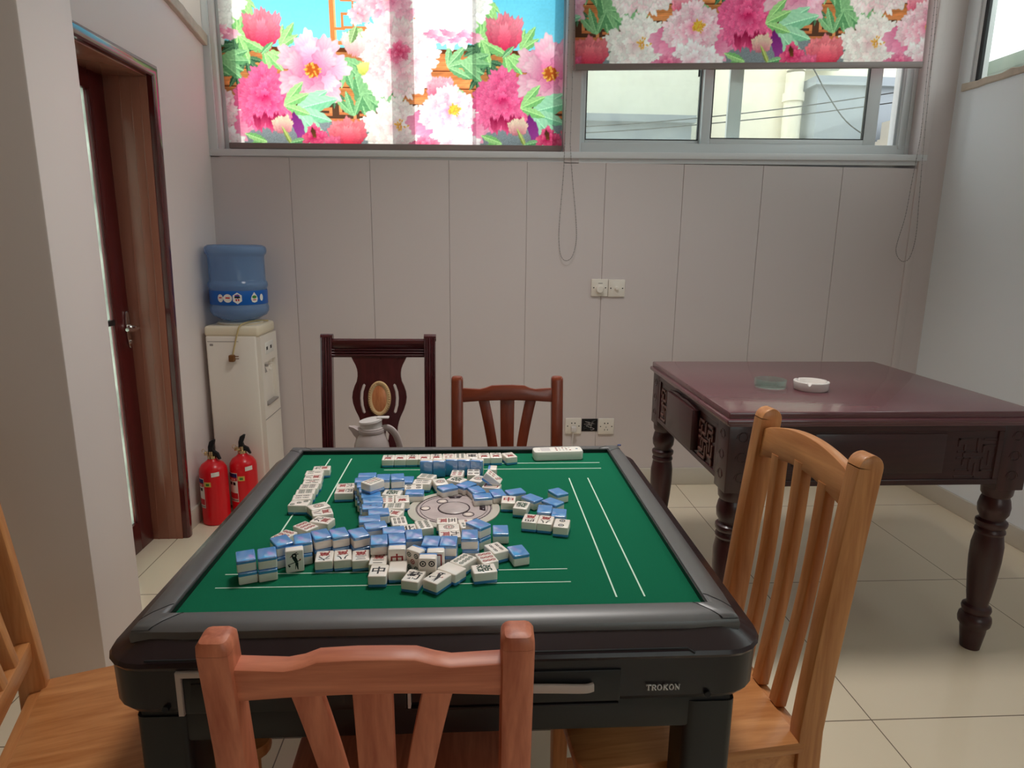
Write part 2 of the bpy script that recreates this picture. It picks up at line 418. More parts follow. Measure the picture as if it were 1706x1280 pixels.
# ------------------------------------------------------------------ windows
def ring(b, x0, x1, z0, z1, w, y0, y1, wb=None, wt=None, bev=.002):
    wb = w if wb is None else wb; wt = w if wt is None else wt
    b.box(x0, x0+w, y0, y1, z0, z1, bev=bev); b.box(x1-w, x1, y0, y1, z0, z1, bev=bev)
    b.box(x0+w, x1-w, y0, y1, z0, z0+wb, bev=bev); b.box(x0+w, x1-w, y0, y1, z1-wt, z1, bev=bev)
    return b
def sash(root, x0, x1, z0, z1, wl, wr, y, pane, wb=.024):
    s = B()
    s.box(x0, x0+wl, y, y+.03, z0, z1, bev=.002); s.box(x1-wr, x1, y, y+.03, z0, z1, bev=.002)
    s.box(x0+wl, x1-wr, y, y+.03, z0, z0+wb, bev=.002); s.box(x0+wl, x1-wr, y, y+.03, z1-.03, z1, bev=.002)
    g = .004
    s.box(x0+wl, x0+wl+g, y-.001, y+.02, z0+wb, z1-.03, mi=1); s.box(x1-wr-g, x1-wr, y-.001, y+.02, z0+wb, z1-.03)
    s.box(x0+wl, x1-wr, y-.001, y+.02, z0+wb, z0+wb+g)
    o = struct('sash', tilt_sill(s, only_below=2.2), ['alu', 'rubber'], root)
    struct('pane', tilt_sill(B().box(x0+wl, x1-wr, y+.012, y+.016, z0+wb, z1-.03), only_below=2.2), pane, o)
    return o
w1 = sroot('window_1')
struct('window_frame', tilt_sill(ring(B(), -1.2, .435, 1.688, 2.85, .03, YB+.085, YB+.17, wb=.058), only_below=2.2), 'alu', w1)
sash(w1, -1.17, -.30, 1.745, 2.82, .04, .10, YB+.125, 'pane')
sash(w1, -.02, .405, 1.745, 2.82, .012, .03, YB+.125, 'pane_dusty')
w2 = sroot('window_2')
b = ring(B(), .505, 2.21, 1.688, 2.85, .022, YB+.085, YB+.17, wb=.058)
b.box(2.142, 2.192, YB+.09, YB+.165, 1.73, 2.82, bev=.002); b.box(2.150, 2.165, YB+.080, YB+.10, 1.73, 2.82, bev=.001)
b.box(2.128, 2.132, YB+.095, YB+.12, 1.73, 2.82)
struct('window_frame', tilt_sill(b, only_below=2.2), 'alu', w2)
sash(w2, .527, 1.170, 1.745, 2.82, .025, .042, YB+.130, 'pane_dusty', .022)
sash(w2, 1.132, 2.036, 1.742, 2.82, .046, .066, YB+.095, 'pane', .030)
struct('rear_stile', tilt_sill(B().box(1.285, 1.355, YB+.165, YB+.185, 1.735, 2.82, bev=.002), only_below=2.2), 'alu', w2)
struct('window_catch', B().box(1.108, 1.116, YB+.120, YB+.131, 2.09, 2.20, bev=.002), 'rubber', w2)
# high window in the left wall: sloping stone ledge, frame and pane
w3 = sroot('window_3')
led = B()
n = 26
random.seed(4)
bot, top = [], []
for i in range(n+1):
    y = 2.40+.902*i/n; z = 2.290-.171*(y-2.40)
    bot.append((y, z+random.uniform(-.002, .002))); top.append((y, z+.047+random.uniform(-.004, .004)))
led.prism(bot+top[::-1], 'yz', -.15, .022, bev=.003, seg=1)
struct('window_sill', lean_left(led), 'stone', w3)
struct('window_frame', lean_left(B().holed([(2.45, 2.31), (3.30, 2.165), (3.30, 2.85), (2.45, 2.85)], [[(2.48, 2.34), (3.285, 2.20), (3.285, 2.83), (2.48, 2.83)]], 'yz', -.148, -.130)), 'alu', w3)
struct('pane', lean_left(B().prism([(2.48, 2.34), (3.285, 2.20), (3.285, 2.83), (2.48, 2.83)], 'yz', -.141, -.138)), 'pane', w3)
# high window in the right wall
w4 = sroot('window_4')
led = B(); bot, top = [], []
for i in range(61):
    y = .25+3.01*i/60
    bot.append((y, 2.010+random.uniform(-.002, .002))); top.append((y, 2.042+random.uniform(-.005, .005)))
led.prism(bot+top[::-1], 'yz', XR-.014, XR+.09, bev=.003, seg=1)
struct('window_sill', led, 'stone', w4)
b = B()
b.box(XR+.008, XR+.06, 3.195, 3.225, 2.04, 2.85, bev=.002); b.box(XR+.008, XR+.06, .3, .34, 2.04, 2.85, bev=.002); b.box(XR+.008, XR+.06, .34, 3.195, 2.81, 2.85)
b.box(XR+.008, XR+.06, 1.72, 1.76, 2.04, 2.81, bev=.002)
b.box(XR+.004, XR+.02, 3.175, 3.197, 2.045, 2.81, mi=1, bev=.002)
struct('window_frame', b, ['trim', 'rubber'], w4)
struct('pane', B().box(XR+.030, XR+.034, 1.76, 3.195, 2.045, 2.81), 'pane', w4)
struct('pane', B().box(XR+.030, XR+.034, .34, 1.72, 2.045, 2.81), 'pane', w4)
w5 = sroot('fill_window')  # unseen rear window, added to let in fill daylight
struct('window_frame', ring(B(), .6, 2.1, .9, 2.3, .05, YF-.14, YF-.06).box(1.325, 1.375, YF-.14, YF-.06, .95, 2.25), 'alu', w5)
struct('pane', B().box(.65, 1.325, YF-.104, YF-.1, .95, 2.25), 'pane', w5); struct('pane', B().box(1.375, 2.05, YF-.104, YF-.1, .95, 2.25), 'pane', w5)

# ------------------------------------------------------------------ door in the left wall
d1 = sroot('door_1')
prof = [(0, 0), (.026, .0), (.030, .006), (.032, .018), (.029, .040), (.020, .058), (.010, .063), (0, .064)]   # (out of wall, across)
b = B()
ra = [[b.bm.verts.new(p) for p in r] for r in ([(x, 2.72+y, 0) for x, y in prof], [(x, 2.72+y, 1.872+y*.8) for x, y in prof], [(x, 2.206, 1.872+y*.8) for x, y in prof])]
for p, q in zip(ra, ra[1:]):
    for i in range(len(p)): b.bm.faces.new([p[i], p[(i+1) % len(p)], q[(i+1) % len(q)], q[i]])
b.bm.faces.new(ra[0]); b.bm.faces.new(ra[-1]); bmesh.ops.recalc_face_normals(b.bm, faces=b.bm.faces[:])
struct('architrave', lean_left(b), 'mahog_gloss', d1, angle=40)
b = B()
b.box(-.19, .006, 2.714, 2.722, 0, 1.880, bev=.001); b.box(-.19, .006, 2.23, 2.714, 1.868, 1.880, bev=.001); b.box(-.19, .006, 2.206, 2.24, 0, 1.880)
for x in (-.092, -.052, -.018): b.box(x-.003, x, 2.7125, 2.716, 0, 1.87)
struct('door_jamb', lean_left(b), 'mahog_lit', d1)
b = B()
xl = -1.39
b.box(xl-.04, xl, 2.617, 2.716, .0, 1.878, bev=.003); b.box(xl-.04, xl, 2.24, 2.32, 0, 1.878, bev=.003)
b.box(xl-.04, xl, 2.32, 2.617, 0, .125, bev=.003); b.box(xl-.04, xl, 2.32, 2.617, 1.80, 1.878, bev=.003)
b.box(xl-.008, xl+.002, 2.600, 2.617, .125, 1.80, mi=0, bev=.003)
leaf = struct('door_leaf', b, 'mahog', d1)
struct('door_glass', B().box(xl-.022, xl-.016, 2.32, 2.604, .125, 1.80), 'pane_frost', leaf)
struct('glazing_bar', B().box(xl-.02, xl+.004, 2.32, 2.602, .945, .965, bev=.002), 'black', leaf)
h = B()
h.prism([(2.690+.016*math.cos(t)*(1 if abs(math.sin(t)) < .95 else .7), .917+.075*math.sin(t)) for t in [2*PI*i/24 for i in range(24)]], 'yz', xl, xl+.008, bev=.003)
h.tube(smooth_path([(xl+.004, 2.69, .925), (xl+.035, 2.69, .926), (xl+.048, 2.678, .926), (xl+.050, 2.64, .922), (xl+.046, 2.60, .928)], 5), .0075, 10)
h.lathe([(.014, 0), (.014, .012), (.009, .016)], (xl+.006, 2.69, .925), 16, axis='x')
h.lathe([(.008, 0), (.008, .01)], (xl+.004, 2.69, .868), 12, axis='x')
struct('door_handle', h, 'chrome', leaf)

# ------------------------------------------------------------------ outside
t = thing('neighbour_building', 'cream rendered building with a drain pipe seen through the lower right window', 'building', (1.8, 5.2, -.6))
part('wall', B().box(-1.53, 1.64, 0, 1.2, 0, 5.6), 'cream', t)
part('annex', B().box(.70, 1.42, -.22, 0, 0, 3.02).box(.66, 1.46, -.26, 0, 3.02, 3.08), 'grey_render', t)
part('ledge', B().box(-1.53, -.22, -.22, 0, 0, 2.74).box(-1.53, -.2, -.26, 0, 2.74, 2.79), 'grey_render', t)
part('terrace_wall', B().box(1.16, 1.64, -.75, -.3, 0, 2.76).box(1.1, 1.64, -.95, -.3, 0, 2.62).box(1.14, 1.64, -.98, -.3, 2.60, 2.64), 'concrete', t)
p = B().lathe([(.065, 0), (.065, 2.93), (.078, 2.93), (.078, 2.99), (.065, 2.99), (.065, 3.12)], (.58, -.09, 0), 20)
p.tube(smooth_path([(.58, -.09, 3.10), (.585, -.09, 3.17), (.64, -.09, 3.21), (.9, -.09, 3.22)], 5), .065, 16)
part('drain_pipe', p, 'cream', t)
for k, (pts, lab) in enumerate((([(.2, 4.6, 1.97), (1.0, 4.6, 2.02), (1.8, 4.6, 2.10), (2.6, 4.6, 2.20), (4.2, 4.6, 2.45)], 'thin sagging cable outside the right window, lower of two parallel ones'),
                                ([(.2, 4.6, 2.01), (1.0, 4.6, 2.06), (1.8, 4.6, 2.145), (2.6, 4.6, 2.26), (4.2, 4.6, 2.53)], 'thin cable outside the right window running just above its parallel neighbour'),
                                ([(2.02, 4.55, 2.48), (2.10, 4.55, 2.50), (2.22, 4.55, 2.44), (2.34, 4.55, 2.28), (2.5, 4.55, 2.10), (2.7, 4.55, 1.98)], 'thin cable bending downward beside the drain pipe outside'))):
    tag(part('overhead_cable', B().tube(smooth_path(pts, 5), .004, 6), 'cable'), lab, 'cable', 'cables outside the window')
t = thing('shed', 'grey green shed with a flat roof outside the high right window', 'shed', (3.5, 3.2, -.6))
part('wall', B().box(-.28, .5, -.9, .92, 0, 2.92), 'dark_green', t); part('roof', B().box(-.34, .56, -.96, 1.02, 2.92, 3.0, bev=.01), 'dark_green', t)
o = struct('ground', B().box(-12, 14, -9, 14, -.7, -.6), 'ground')

# ------------------------------------------------------------------ printed blinds (peonies before a carved fence)
PW, PH, PB = 388, 330, 30            # one repeat of the print in fabric cells, rows start PB below the old zero
def paint_print(seed=7):
    rs = np.random.RandomState(seed)
    cv = np.zeros((PH, PW, 3)); Y, X = np.mgrid[0:PH, 0:PW].astype(float)
    S = lambda c: np.array(c, float)
    yy = lambda y: PH-1-(240-y)-0 if False else (y+PH-240-1)         # print row of a height given downward from the top
    def blend(x, y, r, fn):
        """fn(dx, dy) -> (mask, colour) painted round (x, y), wrapped sideways"""
        x = x % PW; y = yy(y)
        for ox in (-PW, 0, PW):
            x0, x1 = int(max(0, x+ox-r)), int(min(PW, x+ox+r+1)); y0, y1 = int(max(0, y-r)), int(min(PH, y+r+1))
            if x0 >= x1 or y0 >= y1: continue
            m, c = fn(X[y0:y1, x0:x1]-x-ox, Y[y0:y1, x0:x1]-y)
            m = np.clip(m, 0, 1)[..., None]; cv[y0:y1, x0:x1] = cv[y0:y1, x0:x1]*(1-m)+c*m
    def lerp(a, b, t): return S(a)+(S(b)-S(a))*np.clip(t, 0, 1)[..., None]
    def petal(x, y, a, bq, ang, cb, ce, wav=.12, k=5, rim=.0):
        ph = rs.rand()*6.3; ca, sa = math.cos(ang), math.sin(ang); jit = 1+rs.uniform(-.07, .05)
        def fn(dx, dy):
            u, v = (dx*ca+dy*sa), (-dx*sa+dy*ca)
            th = np.arctan2(v/bq, u/a); rr = np.hypot(u/a, v/bq); lim = 1+wav*np.sin(k*th+ph)+wav*.6*np.sin((k*2+3)*th+2*ph)
            t = (u/a+1)/2
            vein = .04*np.sin(th*17+ph)
            col = lerp(cb, ce, t*1.05+vein)*jit
            edge = np.clip((rr/lim-.82)/.18, 0, 1)[..., None]
            col = col*(1-edge*rim)
            return (lim-rr)*min(a, bq)*.9+.2, np.clip(col, 0, 255)
        blend(x, y, max(a, bq)*1.5+2, fn)
    def leaf(x, y, l, w, ang, c1, c2):
        ca, sa = math.cos(ang), math.sin(ang)
        def fn(dx, dy):
            u, v = (dx*ca+dy*sa)/l, (-dx*sa+dy*ca)
            h = w*np.sin(np.clip((u+1)/2, 0, 1)*PI)**.8*(1+.08*np.sin(u*16))
            m = (h-np.abs(v))*.9+.1; m[(u < -1) | (u > 1)] = 0
            t = np.where(v > 0, .25, .8)+.1*np.sin(u*22+np.abs(v)*.8)
            col = lerp(c1, c2, t); col[np.abs(v) < .7] = S(c2)*1.08
            return m, np.clip(col, 0, 255)
        blend(x, y, l+w+2, fn)
    def leafcluster(x, y, r, n, a0, spread, c1, c2):
        for i in range(n):
            a = a0+spread*(i/(max(1, n-1))-.5)+rs.uniform(-.12, .12); l = r*rs.uniform(.8, 1.1)
            leaf(x+math.cos(a)*l*.52, y+math.sin(a)*l*.52, l*.52, l*.17, a, c1, c2)
    def disc(x, y, r, c, n=1): petal(x, y, r, r, rs.rand()*6, c, c, .05)
    def stamens(x, y, r, n=26):
        for i in range(n):
            a, d = rs.rand()*6.3, r*math.sqrt(rs.rand()); petal(x+d*math.cos(a), y+d*math.sin(a)*.8, 2.6, 1.6, a, (214, 120, 40), (250, 214, 110), .1)
    def peony(x, y, R, cb, ce, n=54, sq=.86, core=None):
        for i in range(n):
            f = 1-i/n; d = R*.72*math.sqrt(f); a = i*2.39996+rs.uniform(-.3, .3); s = R*(.20+.26*f)
            petal(x+d*math.cos(a), y+d*sq*math.sin(a), s, s*rs.uniform(.62, .9), a+rs.uniform(-.35, .35), cb, ce, .13, rs.randint(4, 8), .10)
        if core: stamens(x, y-R*.05, R*.22, 20)
    def cup(x, y, R, cb, ce, core=True):
        for k, (n, d, s) in enumerate(((7, .62, .56), (6, .42, .46))):
            for i in range(n):
                a = 2*PI*i/n+k*.5+rs.uniform(-.15, .15); petal(x+R*d*math.cos(a), y+R*d*math.sin(a)*.95, R*s, R*s*.72, a, cb, ce, .12, 5, .08)
        if core: disc(x, y, R*.22, (196, 92, 40)); stamens(x, y, R*.26, 30)
    def bud(x, y, rx, ry, cb, ce, n=7):
        for i in range(n):
            o = (i/(n-1)-.5); petal(x+o*rx*1.15+rs.uniform(-1, 1), y+abs(o)*ry*.25+rs.uniform(-2, 3), ry*rs.uniform(.78, .98), rx*.5, -PI/2+o*.8, cb, ce, .11, 5, .10)
        [petal(x+k*rx*.34, y+ry*.22, ry*.72, rx*.42, -PI/2+k*.35, cb, ce, .12, 6, .10) for k in (-1, 1, 0)]
    # sky, fence top rail, planks, fret band, stone
    for r in range(PH):
        y = r+240-PH+1
        if y < 92: c = S((96, 196, 240))+S((34, 22, 6))*np.clip((y+60)/150, 0, 1)
        elif y < 97: c = S((96, 52, 30))
        elif y < 206:
            k = (y-97) % 27; c = S((206, 128, 78))*(1-.10*math.sin(k/27*PI*2))
            if k < 1.5: c = S((112, 60, 36))
            c = c*(1+.05*math.sin(y*2.1)+.04*math.sin(y*.9+2))
        else: c = S((134, 142, 150))
        cv[r] = c
    wob = 1+.05*np.sin(X/9+np.sin(Y/7)*2)+.03*np.sin(X/3.1+Y*.7); rows = (Y[:, 0]+240-PH+1)
    m = (rows > 96) & (rows < 206); cv[m] *= wob[m][..., None]
    m = rows >= 206; cv[m] *= (1+.16*(rs.rand(m.sum(), PW)-.5))[..., None]
    def bar(x0, x1, y0, y1, c):
        x0, x1 = (x0, x1) if x0 < x1 else (x1, x0)
        r0, r1 = int(max(0, yy(y0))), int(min(PH, yy(y1)))
        for xx in range(int(x0), int(x1)): cv[r0:r1, xx % PW] = S(c)
    for x0 in range(0, PW, 65):          # fret band
        bar(x0, x0+65, 174, 204, (92, 62, 48)); bar(x0, x0+65, 172, 176, (222, 142, 92)); bar(x0, x0+65, 200, 205, (206, 120, 76))
        bar(x0+4, x0+9, 176, 200, (226, 146, 96)); bar(x0+4, x0+34, 183, 188, (216, 132, 84)); bar(x0+30, x0+35, 183, 195, (222, 140, 90)); bar(x0+14, x0+35, 192, 196, (206, 120, 76))
        bar(x0+46, x0+51, 176, 193, (226, 146, 96)); bar(x0+46, x0+62, 190, 194, (206, 120, 76))
    G = (212, 128, 74)                    # open fretwork frame against the sky
    bar(556, 563, -90, 92, G); bar(563, 566, -90, 92, (240, 176, 120)); bar(690, 697, -90, 92, G); bar(556, 697, 82, 88, G)
    for (x0, x1, y0, y1) in ((574, 578, -40, 22), (574, 596, 20, 24), (592, 596, 4, 24), (574, 612, 2, 6), (592, 595, -30, 62), (574, 612, 60, 64), (574, 578, 42, 64), (574, 612, 40, 44), (608, 612, 20, 44), (595, 640, 20, 24),
                             (563, 580, 62, 66), (608, 612, 60, 84), (626, 630, -30, 84), (612, 660, 60, 64), (640, 644, -20, 60), (655, 659, -40, 84), (659, 690, 10, 14), (672, 676, 10, 60), (659, 690, 58, 62), (596, 626, -14, -10), (563, 600, -34, -30), (600, 690, -44, -40)):
        bar(x0, x1, y0, y1, G)
    D1, D2 = (40, 74, 56), (92, 132, 98); L1, L2 = (112, 178, 108), (178, 222, 150); K1, K2 = (84, 142, 96), (150, 198, 146); T1, T2 = (118, 190, 150), (178, 226, 194)
    # dark foliage, then lighter leaves
    for x, y, r, n, a, s in ((404, 28, 30, 3, .6, 1.5), (408, 88, 34, 4, 2.4, 1.6), (420, 108, 34, 4, 1.2, 2), (404, 130, 26, 3, 2.2, 1.4), (508, 100, 40, 4, .2, 1.6), (492, 126, 34, 3, 1.3, 1.4), (496, 176, 36, 4, 0, 2), (556, 160, 24, 3, 1.0, 1.2), (800, 98, 40, 4, -1.2, 1.8), (590, 120, 20, 3, 1.6, 2)):
        leafcluster(x, y, r, n, a, s, D1, D2)
    for x, y, r, n, a, s in ((410, 40, 44, 4, 1.9, 1.6), (418, 72, 40, 4, .5, 2.2), (416, 14, 40, 2, .9, .5), (448, 96, 40, 3, .9, 1.2), (474, 92, 40, 3, -.9, .9), (800, 28, 40, 3, 1.4, 1.4), (798, 76, 50, 4, .4, 1.8), (606, 62, 30, 3, 2.2, 1.2)):
        leafcluster(x, y, r, n, a, s, L1, L2)
    for x, y, r, n, a, s in ((572, 106, 52, 4, 1.0, 1.3), (592, 132, 58, 5, .7, 1.5), (600, 160, 50, 4, .3, 1.3), (588, 196, 40, 3, -1.8, 1.2), (622, 176, 46, 4, -.4, 1.6), (612, 214, 40, 3, .8, 1.4), (742, 118, 40, 4, -.5, 2), (764, 112, 46, 4, .2, 1.2), (756, 150, 34, 3, 1.4, 1.3)):
        leafcluster(x, y, r, n, a, s, K1, K2)
    # flowers
    peony(652, 14, 52, (226, 92, 140), (252, 206, 220), 44, .8, True)
    peony(604, 40, 20, (236, 140, 170), (252, 214, 222), 16)
    peony(748, 26, 60, (244, 222, 226), (255, 252, 250), 56, .95)
    for i in range(14): petal(700+i*7, 72+6*math.sin(i*1.7), 12, 5, rs.uniform(-.5, .5), (232, 120, 160), (252, 210, 222), .15)
    peony(660, 106, 60, (238, 120, 158), (255, 240, 240), 66, 1.0)
    peony(664, 96, 18, (206, 40, 90), (244, 150, 180), 18)
    bud(592, 84, 17, 19, (236, 150, 160), (250, 224, 224)); leaf(592, 72, 15, 7, -1.2, (96, 130, 80), (176, 200, 150))
    bud(606, 120, 9, 11, (196, 196, 90), (222, 226, 140), 5)
    bud(730, 148, 22, 17, (226, 84, 120), (252, 176, 190), 9)
    peony(652, 214, 48, (240, 190, 200), (255, 250, 246), 54, .9, False); stamens(662, 208, 11, 18); stamens(680, 206, 7, 10)
    for a, d in ((2.9, 44), (2.4, 40), (.2, 44), (.7, 42), (-.5, 40)): petal(745+d*math.cos(a), 196+d*.6*math.sin(a), 30, 20, a, (222, 60, 118), (248, 170, 200), .1, 5)
    peony(742, 188, 44, (236, 108, 152), (255, 228, 234), 44, .8, False); disc(752, 184, 8, (240, 196, 70)); stamens(752, 184, 12, 20)
    peony(745, 236, 42, (238, 170, 190), (255, 248, 250), 30, .5)
    peony(700, 240, 24, (222, 70, 120), (246, 160, 190), 16, .5)
    bud(836, 66, 26, 33, (206, 34, 76), (248, 140, 160), 9); leaf(826, 92, 18, 6, .5, L1, L2); leaf(842, 94, 14, 5, 2.4, K1, K2)
    peony(834, 170, 46, (206, 28, 92), (250, 116, 166), 72, 1.0)
    for i in range(9): petal(816+i*6, 206+4*math.sin(i*2), 13, 4, PI/2+rs.uniform(-.3, .3), (150, 20, 66), (240, 90, 140), .1)
    cup(912, 126, 52, (226, 92, 150), (253, 206, 222))
    leafcluster(880, 186, 66, 5, .3, 1.8, T1, T2); leafcluster(862, 180, 46, 3, -.3, 1.1, L1, L2)
    petal(884, 214, 24, 9, 1.25, (110, 36, 110), (160, 70, 150), .08)
    bud(858, 208, 15, 15, (216, 120, 140), (240, 214, 190), 6); leaf(866, 230, 22, 4, 1.1, (120, 140, 70), (190, 200, 120)); leafcluster(832, 236, 40, 3, 2.9, .9, L1, L2); leafcluster(868, 238, 34, 2, .2, .8, K1, K2)
    peony(910, 228, 20, (196, 24, 84), (244, 110, 150), 22, .9); petal(908, 222, 9, 4, 1.3, (70, 40, 30), (120, 70, 40), .1)
    bud(964, 222, 28, 24, (214, 44, 78), (250, 140, 150), 9)
    bud(938, 236, 12, 12, (206, 40, 90), (244, 120, 160), 5)
    n = np.kron(rs.rand(PH//3+1, PW//3+1), np.ones((3, 3)))[:PH, :PW]
    return np.clip(cv*(1+.03*(n-.5))[..., None], 0, 255)/255
PRINT = paint_print()
PRINT = np.where(PRINT <= .04045, PRINT/12.92, ((PRINT+.055)/1.055)**2.4)
CELL = .0029
def blind_mesh(name, w, u0, h_fine, h_all, du=1.0):
    """hanging sheet, local origin at its lower left corner; u0 = where the repeat starts"""
    nx, nz = int(w/CELL), int(h_fine/CELL)
    xs = np.linspace(0, w, nx+1); zs = np.concatenate([np.linspace(0, h_fine, nz+1), np.linspace(h_fine, h_all, 40)[1:]])
    gx, gz = np.meshgrid(xs, zs)
    ph = .0012*np.sin(gx*9)+.0008*np.sin(gx*23+1)
    co = np.stack([gx, ph, gz], -1).reshape(-1, 3); cols = nx+1; rows = len(zs)
    i = np.arange((rows-1)*(cols-1)); r, c = i//(cols-1), i % (cols-1); a = r*cols+c
    q = np.stack([a, a+1, a+cols+1, a+cols], 1)
    me = bpy.data.meshes.new(name); me.vertices.add(len(co)); me.vertices.foreach_set('co', co.ravel())
    me.loops.add(q.size); me.loops.foreach_set('vertex_index', q.ravel().astype(np.int32)); me.polygons.add(len(q))
    me.polygons.foreach_set('loop_start', (np.arange(len(q))*4).astype(np.int32)); me.polygons.foreach_set('use_smooth', [True]*len(q)); me.update(calc_edges=True)
    pu = (u0+gx/CELL*du).astype(int) % PW; pv = np.clip(PH-1-(gz/CELL), 0, PH-1).astype(int)
    colr = np.concatenate([PRINT[pv, pu], np.ones(gx.shape+(1,))], -1)
    at = me.color_attributes.new('print', 'FLOAT_COLOR', 'POINT'); at.data.foreach_set('color', colr.ravel().astype(np.float32))
    me.materials.append(M['fabric']); me.validate()
    return me
def bead_chain(b, pts, r=.0025):
    P = smooth_path(pts, 10); b.tube(P, .0010, 5)
    d = 0; last = P[0]
    for p in P:
        d += (p-last).length; last = p
        if d >= .0085:
            d = 0; b.ball(p, r, seg=6, ring=4)
XL0, ZL0, YL = -1.171, 1.727, YB+.058
t = thing('roller_blind', 'sunlit peony print roller blind, fully lowered over the left window', 'blind', (XL0, YL, ZL0), group='peony roller blinds')
t.rotation_euler = (0, -.0095, 0)
add('fabric', blind_mesh('fabric', 1.598, 382, .72, 1.06), t)
part('bottom_bar', B().box(0, 1.598, -.009, .009, -.026, .001, bev=.004), 'blind_bar', t)
part('roller_tube', B().lathe([(.022, 0), (.022, 1.598)], (0, .0, 1.07), 20, axis='x'), 'trim', t)
b = B()
for s in (.0, .026): bead_chain(b, [(1.603+s+.010, -.075, 1.06), (1.603+s+.008, -.075, .5), (1.603+s, -.078, 0.0)])
b2 = [(1.603, -.078, 0), (1.598, -.078, -.15), (1.583, -.078, -.36), (1.582, -.078, -.46), (1.594, -.078, -.53), (1.620, -.078, -.552), (1.650, -.078, -.53), (1.668, -.078, -.45), (1.663, -.078, -.34), (1.642, -.078, -.15), (1.629, -.078, 0)]
bead_chain(b, b2)
part('pull_chain', b, 'chain', t)
t = thing('roller_blind', 'shaded peony print roller blind, half raised over the right window', 'blind', (.470, YB-.026, 2.094), group='peony roller blinds')
t.rotation_euler = (0, -math.atan2(.052, 1.68), 0)
add('fabric', blind_mesh('fabric', 1.681, 553, .40, .80), t)
part('bottom_bar', B().box(0, 1.681, -.009, .009, -.027, .001, bev=.004), 'blind_bar', t)
part('roller_tube', B().lathe([(.024, 0), (.024, 1.681)], (0, 0, .80), 20, axis='x'), 'trim', t)
b = B()
bead_chain(b, [(1.690, -.02, .74), (1.697, -.02, .3), (1.702, -.012, 0), (1.708, -.004, -.28), (1.704, -.004, -.38), (1.688, -.004, -.55), (1.672, -.004, -.72), (1.646, -.004, -.84), (1.642, -.004, -.89), (1.660, -.004, -.928), (1.690, -.004, -.944), (1.72, -.004, -.92), (1.738, -.004, -.82), (1.735, -.004, -.65), (1.728, -.004, -.38), (1.722, -.008, 0), (1.71, -.02, .3), (1.704, -.02, .74)])
part('pull_chain', b, 'chain', t)

